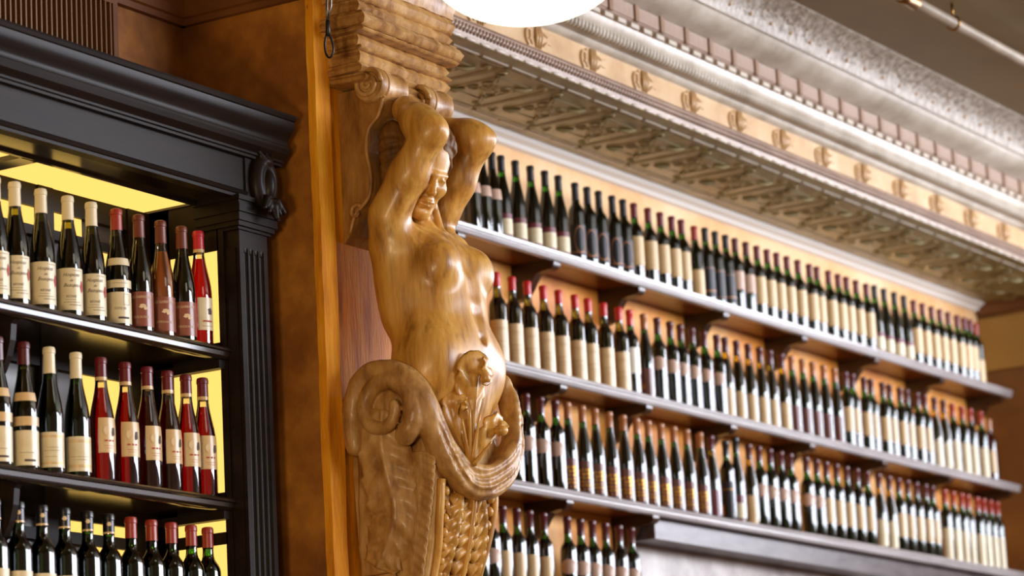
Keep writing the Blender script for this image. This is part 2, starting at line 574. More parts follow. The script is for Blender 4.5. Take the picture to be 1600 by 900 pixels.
def strip(i0, i1, mat, name, parent=None):
    seg = cp[i0:i1+1]
    mb = MB()
    k = len(seg)
    mb.add([(XS0, y, z) for y, z in seg]+[(XC1, y, z) for y, z in seg], [(i+1, i, k+i, k+i+1) for i in range(k-1)])
    o = mb.build(name, mat, parent, True, 35)
    return o


mb = MB()
mb.prism_x([(y+0.01, z+0.004) for y, z in cp[::-1]], XS0, XC1)
cor = struct(mb.build('trim_5', 'tin_cream'), 'cream pressed tin cornice of many bands above the wall shelves', 'cornice')
strip(1, 7, 'tin_rose', 'lower_fillet', cor)
strip(7, 8, 'tin_tan', 'frieze', cor)
strip(8, 15, 'tin_cream', 'egg_band', cor)
strip(15, 19, 'tin_rose', 'dentil_fillet', cor)
strip(19, 20, 'tin_rose', 'block_band', cor)
strip(20, 28, 'tin_cream', 'round_moulding', cor)
strip(28, 28+n+2, 'tin_cove', 'cove', cor)
bead = MB().ball((0, 0, 0), (0.033, 0.006, 0.006), 8, 5).mesh('bead', MT['tin_cream'], True)
for k in range(68):
    o = link('bead', bead, cor)
    o.location = (7.42+0.09*k, 4.964, 4.389)
dent = MB().box(-0.028, 0.028, -0.012, 0.006, -0.008, 0.008).mesh('dentil', MT['tin_cream'])
for k in range(68):
    o = link('dentil', dent, cor)
    o.location = (7.42+0.09*k, 4.862, 4.616)


def make_fleur():
    mb = MB()
    for x in (-0.013, 0.0, 0.013):
        mb.sweep([(x, 0.001, 0.001), (x*1.3, -0.006, 0.036), (x, -0.002, 0.076)], lambda q: 0.0042+0.0028*math.sin(q*3.1), 6)
    pts = [(-0.058-0.022*math.cos(t)*(1-t/8), 0.0, 0.036+0.028*math.sin(t)*(1-t/8)) for t in np.linspace(-1.4, 4.8, 14)]
    mb.sweep(pts, lambda q: 0.007-0.003*q, 6)
    pts = [(-0.036-0.014*math.cos(t), 0.0, 0.040+0.03*math.sin(t)) for t in np.linspace(-1.6, 1.6, 9)]
    mb.sweep(pts, 0.005, 6)
    mb.sweep([(0.03, 0.001, 0.015), (0.055, -0.001, 0.03), (0.085, 0.001, 0.028)], lambda q: 0.005-0.003*q, 6)
    mb.sweep([(0.03, 0.001, 0.06), (0.06, -0.001, 0.052), (0.09, 0.001, 0.06)], lambda q: 0.005-0.003*q, 6)
    return mb.mesh('fleur', MT['tin_brown'], True)


fleur = make_fleur()
for k in range(19):
    o = link('fleur', fleur, cor)
    o.location = (7.38+0.36*k, 4.953, 4.447)
blk = MB().box(-0.072, 0.072, -0.006, 0.004, 0.004, 0.054).mesh('block', MT['tin_rose'])
tab = MB().box(-0.012, 0.012, -0.011, 0.004, 0.0, 0.058).mesh('tab', flat('dark_tin_tab', (128, 92, 58), 0.45))
for k in range(40):
    o = link('block', blk, cor)
    o.location = (7.42+0.18*k, 4.850, 4.631)
    o = link('tab', tab, cor)
    o.location = (7.33+0.18*k, 4.850, 4.631)
mb = MB()
for k in range(300):     # egg-and-dart tongues, too small to pick apart
    x = 7.3+0.0235*k
    mb.ball((x, 4.893, 4.566), (0.0075, 0.020, 0.026), 6, 4)
stuff(mb.build('egg_and_dart', 'tin_cream', cor, True))
mb = MB()
for k in range(44):
    x = 7.35+0.16*k
    mb.ball((x, 4.722, 4.788), (0.010, 0.008, 0.015), 6, 4)
    mb.ball((x+0.08, 4.690, 4.812), (0.007, 0.008, 0.009), 6, 4)
stuff(mb.build('drops', 'tin_brown', cor, True))
mb = MB()
for k in range(340):     # twisted rope along the foot of the frieze
    x = 7.3+0.0205*k
    mb.sweep([(x, 4.957, 4.407), (x+0.012, 4.951, 4.418), (x+0.022, 4.956, 4.430)], 0.0062, 5)
stuff(mb.build('rope', 'tin_rose', cor, True))

# ------------------------------------------------------------------ shop windows at the street end: the daylight of the room
YW = -3.0
ZW0, ZW1 = 3.5, 5.38
wx = [(7.4, 9.65), (9.75, 12.0), (12.1, 14.35)]
sw = MB()
sw.box(-3, 7.35, YW-0.2, YW, 0, 5.6).box(14.4, 15, YW-0.2, YW, 0, 5.6).box(7.35, 14.4, YW-0.2, YW, 0, ZW0).box(7.35, 14.4, YW-0.2, YW, ZW1, 5.6)
struct(sw.build('wall_street', 'plaster_light'), 'pale wall holding the high street windows', 'wall')
for i, (a, b) in enumerate(wx):
    fr = MB()
    fr.box(a-0.05, a, YW-0.12, YW, ZW0, ZW1).box(b, b+0.05, YW-0.12, YW, ZW0, ZW1)
    fr.box(a, b, YW-0.12, YW, ZW0, ZW0+0.06).box(a, b, YW-0.12, YW, ZW1-0.06, ZW1).box((a+b)/2-0.03, (a+b)/2+0.03, YW-0.1, YW-0.02, ZW0, ZW1)
    w = struct(fr.build('window_%d' % (i+1), 'window_frame'), 'high street window with white frame', 'window')
    MB().add([(a, YW-0.06, ZW0+0.06), (b, YW-0.06, ZW0+0.06), (b, YW-0.06, ZW1-0.06), (a, YW-0.06, ZW1-0.06)], [(0, 3, 2, 1)]).build('pane', 'daylight', w)
XW = 14.6
sw = MB()
ZE0 = 3.4
sw.box(XW, XW+0.2, -3.2, -2.95, 0, 5.6).box(XW, XW+0.2, 3.7, YBR, 0, 5.6).box(XW, XW+0.2, -2.95, 3.7, 0, ZE0).box(XW, XW+0.2, -2.95, 3.7, ZW1, 5.6)
struct(sw.build('wall_far', 'end_wall'), 'brown far wall of the room with three windows', 'wall')
for i, (a, b) in enumerate(((-2.9, -0.75), (-0.65, 1.45), (1.55, 3.65))):
    fr = MB()
    fr.box(XW, XW+0.12, a-0.05, a, ZE0, ZW1).box(XW, XW+0.12, b, b+0.05, ZE0, ZW1)
    fr.box(XW, XW+0.12, a, b, ZE0, ZE0+0.06).box(XW, XW+0.12, a, b, ZW1-0.06, ZW1).box(XW+0.02, XW+0.1, (a+b)/2-0.03, (a+b)/2+0.03, ZE0, ZW1)
    w = struct(fr.build('window_%d' % (i+4), 'window_frame'), 'tall end window with white frame', 'window')
    MB().add([(XW+0.06, a, ZE0+0.06), (XW+0.06, b, ZE0+0.06), (XW+0.06, b, ZW1-0.06), (XW+0.06, a, ZW1-0.06)], [(0, 3, 2, 1)]).build('pane', 'daylight_end', w)

# ------------------------------------------------------------------ dark wine cabinet in the recess
cab = thing('wine_cabinet', 'black stained wine cabinet with lit amber panels and a heavy cornice', 'cabinet', (5.9, 4.9, 0))
XA = 4.75
MB().box(XA, 6.50, 4.74, 5.045, 0, 2.28).build('base_cupboard', 'black_wood', cab)
cprof = [(5.045, 3.775), (4.620, 3.775), (4.618, 3.768), (4.622, 3.760), (4.627, 3.758), (4.629, 3.742), (4.634, 3.732), (4.642, 3.722), (4.650, 3.712), (4.653, 3.704),
         (4.652, 3.696), (4.646, 3.692), (4.645, 3.684), (4.650, 3.672), (4.660, 3.664), (4.667, 3.658), (4.667, 3.652), (4.673, 3.650), (4.673, 3.643), (5.045, 3.643)]
MB().prism_x(cprof, XA, 6.578).build('cornice', 'black_wood', cab, True, 28)
MB().box(XA, 6.425, 4.690, 5.045, 3.548, 3.646).build('frieze', 'black_wood', cab)
MB().box(6.425, 6.548, 4.684, 5.045, 3.535, 3.646).build('frieze_block', 'black_wood', cab)
MB().prism_x([(4.72, 3.552), (4.684, 3.552), (4.680, 3.546), (4.684, 3.540), (4.688, 3.538), (4.688, 3.530), (4.72, 3.530)], XA, 6.430).build('lower_moulding', 'black_wood', cab)
so = MB()
so.box(XA, 6.42, 4.70, 4.818, 3.534, 3.55).box(XA, 6.42, 5.022, 5.045, 3.534, 3.55).box(6.392, 6.42, 4.818, 5.022, 3.534, 3.55).box(5.68, 5.742, 4.818, 5.022, 3.526, 3.55)
so.box(XA, 6.42, 4.815, 4.825, 3.526, 3.536)
so.build('top_board', 'black_gloss', cab)
for a, b in ((XA, 5.68), (5.742, 6.392)):
    MB().box(a, b, 4.818, 5.022, 3.540, 3.546).build('lit_panel', 'panel_glow', cab)
# back and side of the cabinet
MB().box(XA, 6.44, 5.012, 5.045, 2.28, 3.54).build('back_panel', 'grey_back', cab)
bk = MB()
for z0, z1 in ((3.475, 3.534), (3.40, 3.425), (3.06, 3.135), (2.675, 2.735), (2.615, 2.645)):
    bk.box(XA, 6.40, 4.992, 5.014, z0, z1)
for x0, x1 in ((6.305, 6.40), (5.94, 6.0)):
    bk.box(x0, x1, 4.988, 5.014, 2.28, 3.534)
bk.build('back_frame', 'black_wood', cab)
for (a, b, z0, z1) in ((XA, 6.13, 3.425, 3.475), (6.12, 6.305, 2.735, 3.06), (6.06, 6.305, 2.645, 2.675), (6.12, 6.305, 2.34, 2.615), (6.16, 6.305, 3.135, 3.40)):
    MB().box(a, b, 5.004, 5.011, z0, z1).build('lit_panel', 'panel_glow', cab)
MB().box(6.412, 6.46, 4.745, 5.012, 2.28, 3.534).build('side_panel', 'black_wood', cab)
sd = MB()
for z0, z1 in ((3.398, 3.534), (3.078, 3.150), (2.682, 2.752), (2.616, 2.648)):
    sd.box(6.398, 6.414, 4.762, 4.992, z0, z1)
sd.box(6.398, 6.414, 4.745, 4.766, 2.28, 3.534).box(6.398, 6.414, 4.924, 4.992, 2.28, 3.534)
sd.build('side_frame', 'black_wood', cab)
for z0, z1 in ((3.13, 3.398), (2.73, 3.078), (2.648, 2.682), (2.34, 2.616)):
    MB().box(6.4015, 6.4115, 4.766, 4.924, z0, z1).build('lit_panel', 'panel_glow', cab)
for z in (3.098, 2.700):
    MB().box(6.37, 6.398, 4.75, 4.99, z-0.022, z).build('shelf_rest', 'black_wood', cab)
# fluted pilaster: plan outline pulled up along Z
pl = [(6.405, 4.82), (6.405, 4.712), (6.409, 4.712), (6.409, 4.70)]
nf = 4
for k in range(nf):
    xc = 6.437+k*0.0235
    for t in np.linspace(math.pi, 0, 7):
        pl.append((xc+0.0088*math.cos(t), 4.70+0.0088*math.sin(t)))
pl += [(6.533, 4.70), (6.533, 4.712), (6.537, 4.712), (6.537, 4.82)]


def prism_z(outline, z0, z1):
    k = len(outline)
    m = MB()
    m.add([(x, y, z0) for x, y in outline]+[(x, y, z1) for x, y in outline],
          [(i, (i+1) % k, k+(i+1) % k, k+i) for i in range(k)]+[tuple(range(k-1, -1, -1)), tuple(range(k, 2*k))])
    return m


pm = prism_z(pl, 1.0, 3.40)
pm.box(6.409, 6.533, 4.700, 4.82, 3.40, 3.447)
for k in range(nf):
    pm.ball((6.437+k*0.0235, 4.7035, 3.40), (0.008, 0.004, 0.014), 8, 5)
pm.build('fluted_pilaster', 'black_wood', cab)
cm = MB()
for (o_, z0, z1) in ((0.006, 3.447, 3.455), (0.014, 3.455, 3.468), (0.020, 3.468, 3.490), (0.026, 3.490, 3.512), (0.020, 3.512, 3.522), (0.026, 3.522, 3.535)):
    cm.box(6.405-o_, 6.537+o_, 4.70-o_, 4.83, z0, z1)
cm.build('pilaster_capital', 'black_wood', cab)


# leaf-like carved piece: grid along a spine with lobes, midrib and veins, closed at the back
def leaf(spine, width, normal, lobes=7, depth=0.008, thick=0.012, cup=0.015, nu=48, nv=16, ragged=0.3, side=None, curl=0.0):
    P = catmull(spine, max(2, nu//max(1, len(spine)-1)))
    k = len(P)
    N0 = np.array(normal, float)
    N0 /= np.linalg.norm(N0)
    vs = []
    for face in (0, 1):
        for i in range(k):
            q = i/(k-1)
            t = P[min(i+1, k-1)]-P[max(i-1, 0)]
            t = t/(np.linalg.norm(t)+1e-9)
            sdv = np.cross(t, N0)
            sdv /= (np.linalg.norm(sdv)+1e-9)
            nn = np.cross(sdv, t)
            ph = (q*lobes) % 1.0
            w = width(q)*(1-ragged*ph**1.5)
            for j in range(nv+1):
                v = -1+2*j/nv
                av = abs(v)
                vein = math.cos((q*lobes-0.9*av)*2*math.pi)
                h = depth*(1.3*math.exp(-(v/0.13)**2) + 0.75*vein*min(1, av*2.2)*(1-0.25*av)) - cup*av*av + curl*q*q
                p = P[i]+sdv*(v*w)+nn*(h if face == 0 else h-thick*(1-0.6*av)-0.002)
                p = p + t*(0.35*w*av)*(-1 if False else 1)*0.0
                vs.append(p)
    fs = []
    m1 = nv+1
    off = k*m1
    for i in range(k-1):
        for j in range(nv):
            a, b, c, d = i*m1+j, i*m1+j+1, (i+1)*m1+j+1, (i+1)*m1+j
            fs.append((a, b, c, d))
            fs.append((off+a, off+d, off+c, off+b))
        fs.append((i*m1, (i+1)*m1, off+(i+1)*m1, off+i*m1))
        a, b = i*m1+nv, (i+1)*m1+nv
        fs.append((a, off+a, off+b, b))
    fs.append(tuple(range(0, m1))[::-1]+tuple(range(off, off+m1)))
    fs.append(tuple(range((k-1)*m1, k*m1))+tuple(range(off+k*m1-1, off+(k-1)*m1-1, -1)))
    return MB().add(vs, fs)


ZL = [3.132, 2.732, 2.338]
for i, z in enumerate(ZL):
    pf = [(5.010, z), (4.737, z), (4.732, z-0.005), (4.733, z-0.010), (4.738, z-0.013), (4.739, z-0.024), (4.744, z-0.030), (4.752, z-0.034), (4.764, z-0.034), (4.764, z-0.020), (5.010, z-0.020)]
    MB().prism_x(pf, XA, 6.405).build('shelf', 'black_gloss', cab, True, 30)
    br = [(5.0, z-0.02), (4.765, z-0.02), (4.765, z-0.035)]
    for t in np.linspace(0, math.pi/2, 9):
        br.append((4.775+0.20*(1-math.cos(t)), z-0.045-0.20*math.sin(t)))
    br.append((5.0, z-0.245))
    MB().prism_x(br, 5.576, 5.596).build('shelf_bracket', 'black_wood', cab)

# ------------------------------------------------------------------ wall shelves
ZR = [3.935, 3.490, 3.082, 2.672]
shelf_names = ['top', 'middle', 'lowest long', 'short']
shelf_labels = ['long brown wall shelf directly under the tin soffit', 'long brown wall shelf between two other long shelves, red-capped bottles on it',
                'lowest of the long brown wall shelves, with a grey apron board', 'short brown wall shelf below the lowest long shelf']
BX = [7.95, 8.545, 9.17, 9.785, 10.455, 11.14, 11.83, 12.52, 13.20]
for i, z in enumerate(ZR):
    x1 = 13.285 if i < 3 else 9.86
    sh = thing('wall_shelf', shelf_labels[i], 'shelf', (10.0 if i < 3 else 8.5, 5.43, z-0.03))
    MB().box(XS0, x1, 5.345, YBR, z-0.026, z).build('board', 'shelf_wood', sh)
    MB().prism_x([(5.346, z+0.001), (5.333, z+0.001), (5.328, z-0.004), (5.330, z-0.012), (5.336, z-0.015), (5.334, z-0.022), (5.338, z-0.032), (5.346, z-0.036), (5.356, z-0.036), (5.356, z-0.02)][::1], XS0, x1+0.01).build('front_edge', 'shelf_edge', sh, True, 30)
    pf = [(YBR, z-0.026), (5.346, z-0.026), (5.342, z-0.036), (5.342, z-0.048), (5.348, z-0.058), (5.360, z-0.063), (5.376, z-0.065), (5.396, z-0.067),
          (5.418, z-0.072), (5.436, z-0.096), (5.452, z-0.122), (5.466, z-0.140), (5.484, z-0.152), (5.504, z-0.158), (YBR, z-0.160)]
    for x in BX:
        if (i == 2 and x > 9.9) or (i == 3 and x > 9.8):
            continue
        MB().prism_x(pf, x-0.022, x+0.022).build('bracket', 'bracket_wood', sh, True, 35)
    if i == 2:
        MB().box(9.83, x1, 5.375, YBR, z-0.112, z-0.026).build('apron', mottled('grey_apron_board', [(62, 52, 50), (104, 94, 92)], scale=(1, 4, 4), nscale=6, rough=0.35), sh)
struct(MB().box(9.86, XEND, 5.50, YBR+0.01, 1.9, 2.972).build('wall_panel', 'plaster_light'), 'pale mottled plaster panel under the lowest long shelf', 'wall')


# ------------------------------------------------------------------ bottles
def profile(shape, R, H):
    base = [(0.0, 0.012), (0.5*R, 0.010), (0.86*R, 0.0), (0.97*R, 0.003), (R, 0.010)]
    if shape == 'bordeaux':
        body = [(R, 0.615*H), (0.985*R, 0.640*H), (0.93*R, 0.665*H), (0.82*R, 0.690*H), (0.66*R, 0.714*H), (0.53*R, 0.737*H), (0.465*R, 0.765*H), (0.44*R, 0.80*H)]
    else:
        body = [(R, 0.43*H), (0.99*R, 0.47*H), (0.945*R, 0.52*H), (0.86*R, 0.575*H), (0.745*R, 0.63*H), (0.63*R, 0.685*H), (0.535*R, 0.735*H), (0.475*R, 0.78*H), (0.445*R, 0.82*H)]
    top = [(0.425*R, 0.945*H), (0.47*R, 0.950*H), (0.47*R, 0.978*H), (0.42*R, 0.995*H), (0.30*R, H), (0.0, H)]
    return base+body+top


def radius_at(pr, z):
    for (r0, z0), (r1, z1) in zip(pr[4:], pr[5:]):
        if z0 <= z <= z1 and z1 > z0:
            return r0+(r1-r0)*(z-z0)/(z1-z0)
    return pr[4][0]


def text_mesh(body, size, r, z, mat, shear=0.0, wmax=None):
    cu = D.curves.new('lettering', 'FONT')
    cu.body = body
    cu.size = size
    cu.align_x = 'CENTER'
    cu.align_y = 'CENTER'
    cu.shear = shear
    cu.resolution_u = 2
    o = D.objects.new('lettering', cu)
    COL.objects.link(o)
    bpy.context.view_layer.update()
    me = D.meshes.new_from_object(o.evaluated_get(bpy.context.evaluated_depsgraph_get()))
    D.objects.remove(o)
    xs = [v.co.x for v in me.vertices] or [0]
    sc = 1.0
    if wmax and (max(xs)-min(xs)) > wmax:
        sc = wmax/(max(xs)-min(xs))
    for v in me.vertices:
        t = -math.pi/2+v.co.x*sc/r
        y = v.co.y
        v.co = (r*math.cos(t), r*math.sin(t), z+y)
    me.materials.clear()
    me.materials.append(MT[mat])
    return me


class Kind:
    """one kind of bottle: list of (part name, mesh, index of parent part or None)"""

    def __init__(s, shape='bordeaux', H=0.32, R=0.031, glass='g_green', wine='w_dark', fill=0.755, foil='c_maroon', foil0=0.835, labels=(), texts=(), band=None, seg=24):
        wr = WINE_FIT
        s.parts = []
        pr = profile(shape, R, H)
        s.parts.append(('glass', MB().lathe(pr, seg).mesh('glass', MT[glass], True), None))
        wp = [(r*wr, z+0.002) for r, z in pr if z < fill*H]
        rf = radius_at(pr, fill*H)*wr
        wp += [(rf, fill*H), (0, fill*H)]
        s.parts.append(('wine', MB().lathe(wp, seg).mesh('wine', MT[wine], True, 50), None))
        fp = [(r+0.0008, z) for r, z in pr if z > foil0*H and r > 0]
        fp = [(radius_at(pr, foil0*H)+0.0008, foil0*H)]+fp+[(0, H+0.0008)]
        s.parts.append(('foil_capsule', MB().lathe(fp, seg).mesh('foil_capsule', MT[foil], True, 40), None))
        if band:
            mat, z0, z1 = band
            bp = [(radius_at(pr, z)+0.0009, z) for z in np.linspace(z0*H, z1*H, 4)]
            s.parts.append(('neck_band', MB().lathe(bp, seg).mesh('neck_band', MT[mat], True), None))
        li = []
        for (mat, z0, z1, half) in labels:
            lp = [(radius_at(pr, z)+0.0007+0.0004*len(li), z) for z in np.linspace(z0*H, z1*H, 5)]
            a = math.radians(half)
            li.append(len(s.parts))
            s.parts.append(('paper_label', MB().lathe(lp, 14, -math.pi/2-a, -math.pi/2+a).mesh('paper_label', MT[mat], True), None))
        for (li_, body, size, z, mat, shear, wmax) in texts:
            s.parts.append(('lettering', text_mesh(body, size, R+0.0019, z*H, mat, shear, wmax), li[li_] if li else None))

    def mark(s, me, li_=0):
        idx = [i for i, p in enumerate(s.parts) if p[0] == 'paper_label'][li_]
        s.parts.append(('print', me, idx))
        return s

    def place(s, name, loc, rotz, label, group):
        root = thing(name, label, 'bottle', loc, group)
        root.rotation_euler[2] = rotz
        objs = []
        for nm, me, pi in s.parts:
            o = D.objects.new(nm, me)
            COL.objects.link(o)
            o.parent = root if pi is None else objs[pi]
            if nm == 'print':
                o['kind'] = 'stuff'
            objs.append(o)
        return root


def bent(R, quads, mat):
    """flat printed marks on a label: quads (x0,x1,z0,z1) wrapped on radius R"""
    mb = MB()
    for x0, x1, z0, z1 in quads:
        k = max(1, int(abs(x1-x0)/0.004))
        pts = []
        for j in range(k+1):
            t = -math.pi/2+(x0+(x1-x0)*j/k)/R
            pts.append((R*math.cos(t), R*math.sin(t)))
        mb.add([(x, y, z0) for x, y in pts]+[(x, y, z1) for x, y in pts], [(j, j+1, k+2+j, k+1+j) for j in range(k)])
    return mb.mesh('print', MT[mat])


def blot(R, x, z, rx, rz, mat, seed, n=14):
    rnd = random.Random(seed)
    mb = MB()
    vs = []
    for j in range(n):
        a = 2*math.pi*j/n
        k = 0.65+0.5*rnd.random()
        t = -math.pi/2+(x+rx*k*math.cos(a))/R
        vs.append((R*math.cos(t), R*math.sin(t), z+rz*k*math.sin(a)))
    mb.add(vs, [tuple(range(n))])
    return mb.mesh('print', MT[mat])


def ring(R, z, rx, rz, w, mat):
    mb = MB()
    vs = []
    n = 20
    ks = np.linspace(1.0, max(0.02, 1.0-w), 6 if w > 0.5 else 2)
    for k in ks:
        for j in range(n):
            a = 2*math.pi*j/n
            t = -math.pi/2+rx*k*math.cos(a)/R
            vs.append((R*math.cos(t), R*math.sin(t), z+rz*k*math.sin(a)))
    fs = [(i*n+j, i*n+(j+1) % n, (i+1)*n+(j+1) % n, (i+1)*n+j) for i in range(len(ks)-1) for j in range(n)]
    if w > 0.5:
        fs.append(tuple(range((len(ks)-1)*n, len(ks)*n)))
    mb.add(vs, fs)
    return mb.mesh('print', MT[mat])


K = {}
RB = 0.0325
# --- cabinet bottles
WINE_FIT = 0.86
K['beaujeu'] = Kind('burgundy', 0.318, RB, 'g_olive', 'w_dark', 0.73, 'c_cream', 0.80, [('p_cream', 0.065, 0.40, 74)],
                    [(0, 'Hospices', 0.0135, 0.345, 'ink', 0.45, 0.044), (0, 'de', 0.009, 0.300, 'ink', 0.45, None), (0, 'Beaujeu', 0.0135, 0.262, 'ink', 0.45, 0.042),
                     (0, 'R\u00c9GNI\u00c9', 0.0085, 0.172, 'ink', 0.0, 0.026)])
K['beaujeu'].mark(blot(RB+0.0018, 0.032, 0.082, 0.007, 0.015, 'ink_red', 3)).mark(bent(RB+0.0018, [(-0.02, 0.024, 0.040, 0.0409), (-0.006, 0.028, 0.033, 0.0340), (-0.016, 0.012, 0.0465, 0.0472), (0.004, 0.03, 0.1205, 0.1212)], 'ink'))
K['cote'] = Kind('burgundy', 0.318, RB, 'g_olive', 'w_dark', 0.77, 'c_brick', 0.82, [('p_cream', 0.045, 0.30, 80), ('p_cream', 0.335, 0.40, 80), ('p_cream', 0.52, 0.58, 60)],
                 [(0, 'C\u00d4TE DE', 0.0078, 0.165, 'ink', 0.0, 0.046)])
K['cote'].mark(bent(RB+0.0018, [(-0.006, 0.024, 0.026, 0.031), (0.008, 0.0086, 0.062, 0.09), (0.026, 0.0266, 0.062, 0.09), (0.008, 0.0266, 0.0895, 0.090), (0.008, 0.0266, 0.062, 0.0626), (-0.02, 0.02, 0.118, 0.1187)], 'ink'))
K['cote_wine'] = Kind('burgundy', 0.322, RB, 'g_olive', 'w_black', 0.785, 'c_wine', 0.82, [('p_cream', 0.045, 0.31, 80), ('p_tan', 0.345, 0.415, 80), ('p_tan', 0.535, 0.60, 60)],
                      [])
K['cote_wine'].mark(bent(RB+0.0018, [(-0.006, 0.024, 0.024, 0.029), (-0.02, 0.02, 0.045, 0.0458)], 'ink'))
gt = [(0, 'LES GARRIGUES', 0.0098, 0.30, 'ink_pale', 0.0, 0.056), (0, 'C\u00d4TES DU RH\u00d4NE', 0.0078, 0.135, 'ink_pale', 0.0, 0.046)]
for nm, wine, gl in (('garrigues', 'w_black', 'g_olive'), ('garrigues_tawny', 'w_tawnyflat', 'g_clear')):
    K[nm] = Kind('burgundy', 0.318, RB, gl, wine, 0.735, 'c_brown', 0.805, [('p_russet', 0.06, 0.345, 82)], gt)
    K[nm].mark(blot(RB+0.0018, 0.002, 0.0715, 0.010, 0.0055, 'ink_pale', 5)).mark(blot(RB+0.0018, 0.010, 0.066, 0.006, 0.005, 'ink_pale', 8))
K['bright_rose'] = Kind('burgundy', 0.318, RB*0.98, 'g_clear', 'w_pink', 0.755, 'c_rose', 0.84, [('p_cream', 0.14, 0.415, 48)],
                        [], band=('p_tan', 0.81, 0.838))
K['bright_rose'].mark(blot(RB*0.98+0.0018, 0.008, 0.095, 0.007, 0.011, 'ink', 9)).mark(bent(RB*0.98+0.0018, [(-0.014, 0.014, 0.0665, 0.0705), (-0.016, 0.016, 0.055, 0.0557)], 'ink_red'))
K['rose'] = Kind('burgundy', 0.322, RB, 'g_clear', 'w_rose', 0.755, 'c_maroon', 0.84, [('p_tan', 0.235, 0.51, 50)], [], band=('p_tan', 0.812, 0.84))
K['rose'].mark(blot(RB+0.0018, 0.012, 0.128, 0.0055, 0.013, 'ink', 11)).mark(blot(RB+0.0018, -0.010, 0.133, 0.007, 0.013, 'ink_pale', 12)).mark(bent(RB+0.0018, [(-0.014, -0.006, 0.104, 0.108), (-0.002, 0.004, 0.104, 0.108), (0.008, 0.013, 0.104, 0.108), (-0.016, 0.016, 0.093, 0.0936), (-0.012, 0.012, 0.087, 0.0876)], 'ink_red'))
for nm in ('green_framed', 'green_lined'):
    K[nm] = Kind('burgundy', 0.322, RB, 'g_green', 'w_greenblack', 0.745, 'c_cream', 0.79, [('p_cream', 0.06, 0.33, 74)],[])
R2_ = RB+0.0018
K['green_framed'].mark(bent(R2_, [(-0.034, 0.034, 0.028, 0.0292), (-0.034, 0.034, 0.096, 0.0972), (-0.035, -0.0338, 0.028, 0.0972), (0.0338, 0.035, 0.028, 0.0972), (-0.031, 0.031, 0.0315, 0.0322), (-0.031, 0.031, 0.093, 0.0937)], 'gold_ink'))
K['green_framed'].mark(bent(R2_, [(-0.014, 0.02, 0.068, 0.0685), (-0.02, 0.024, 0.060, 0.0606), (-0.018, 0.014, 0.045, 0.0456)], 'ink'))
K['green_lined'].mark(bent(R2_, [(-0.036, 0.036, 0.030, 0.0312), (-0.036, 0.036, 0.034, 0.035), (-0.036, 0.036, 0.092, 0.093), (-0.036, 0.036, 0.096, 0.0968)], 'gold_ink')).mark(bent(R2_, [(-0.024, 0.024, 0.055, 0.0556), (-0.018, 0.02, 0.048, 0.0486)], 'ink'))
K['black_cap'] = Kind('bordeaux', 0.322, RB, 'g_green', 'w_dark', 0.79, 'c_black', 0.855, [('p_cream', 0.10, 0.475, 72)], [], band=('p_tan', 0.842, 0.856))
K['black_cap'].mark(blot(RB+0.0018, 0.0, 0.115, 0.013, 0.013, 'p_tan', 21)).mark(bent(0.0152, [(-0.004, 0.004, 0.29, 0.30), (-0.006, 0.006, 0.2925, 0.2965)], 'ink_pale'))
K['brick_cap'] = Kind('bordeaux', 0.322, RB, 'g_green', 'w_dark', 0.765, 'c_brick', 0.83, [('p_white', 0.10, 0.385, 72)], [])
# --- wall bottles
WINE_FIT = 0.93
RW = 0.0295
K['D'] = Kind('burgundy', 0.312, RW, 'g_green', 'w_black', 0.79, 'c_black', 0.80, [('p_pink', 0.44, 0.56, 60)])
K['A'] = Kind('burgundy', 0.312, RW, 'g_green', 'w_black', 0.745, 'c_black', 0.82, [('p_maroon', 0.03, 0.315, 88), ('p_cream', 0.075, 0.255, 88)])
K['B'] = Kind('bordeaux', 0.306, RW, 'g_green', 'w_black', 0.76, 'c_black', 0.78, [('p_black', 0.10, 0.47, 80)])
K['B'].mark(ring(RW+0.0018, 0.088, 0.024, 0.052, 0.10, 'c_tan')).mark(bent(RW+0.0018, [(-0.04, 0.04, 0.040, 0.0435)], 'c_tan'))
K['C'] = Kind('bordeaux', 0.306, RW, 'g_green', 'w_black', 0.735, 'c_maroon', 0.82, [('p_tan', 0.20, 0.565, 82)])
K['E'] = Kind('bordeaux', 0.298, RW, 'g_green', 'w_black', 0.77, 'c_brick', 0.81, [('p_tan', 0.02, 0.40, 82)])
K['F'] = Kind('bordeaux', 0.306, RW, 'g_green', 'w_black', 0.77, 'c_black', 0.83, [('p_black', 0.08, 0.47, 80)])
K['F'].mark(bent(RW+0.0018, [(-0.036, 0.036, 0.138, 0.1405), (-0.036, 0.036, 0.045, 0.051)], 'c_tan'))
K['G'] = Kind('bordeaux', 0.306, RW, 'g_green', 'w_greenblack', 0.77, 'c_black', 0.83, [('p_black', 0.08, 0.47, 80)])
K['G'].mark(bent(RW+0.0018, [(-0.036, 0.036, 0.138, 0.141), (-0.036, 0.036, 0.034, 0.036)], 'c_tan'))
K['H'] = Kind('bordeaux', 0.306, RW, 'g_green', 'w_black', 0.77, 'c_wine', 0.82, [('p_pink', 0.30, 0.545, 78)])
K['J'] = Kind('bordeaux', 0.328, 0.031, 'g_olive', 'w_dark', 0.72, 'c_red', 0.845, [('p_tan', 0.03, 0.475, 84)])
K['J'].mark(bent(0.0328, [(-0.03, 0.02, 0.128, 0.129), (-0.02, 0.024, 0.122, 0.123), (-0.024, 0.02, 0.080, 0.0815), (-0.02, 0.016, 0.06, 0.061), (-0.028, 0.024, 0.05, 0.0508)], 'c_tan'))
K['white'] = Kind('bordeaux', 0.330, RW, 'g_green', 'w_black', 0.76, 'c_red', 0.82, [('p_white', 0.26, 0.555, 82)])
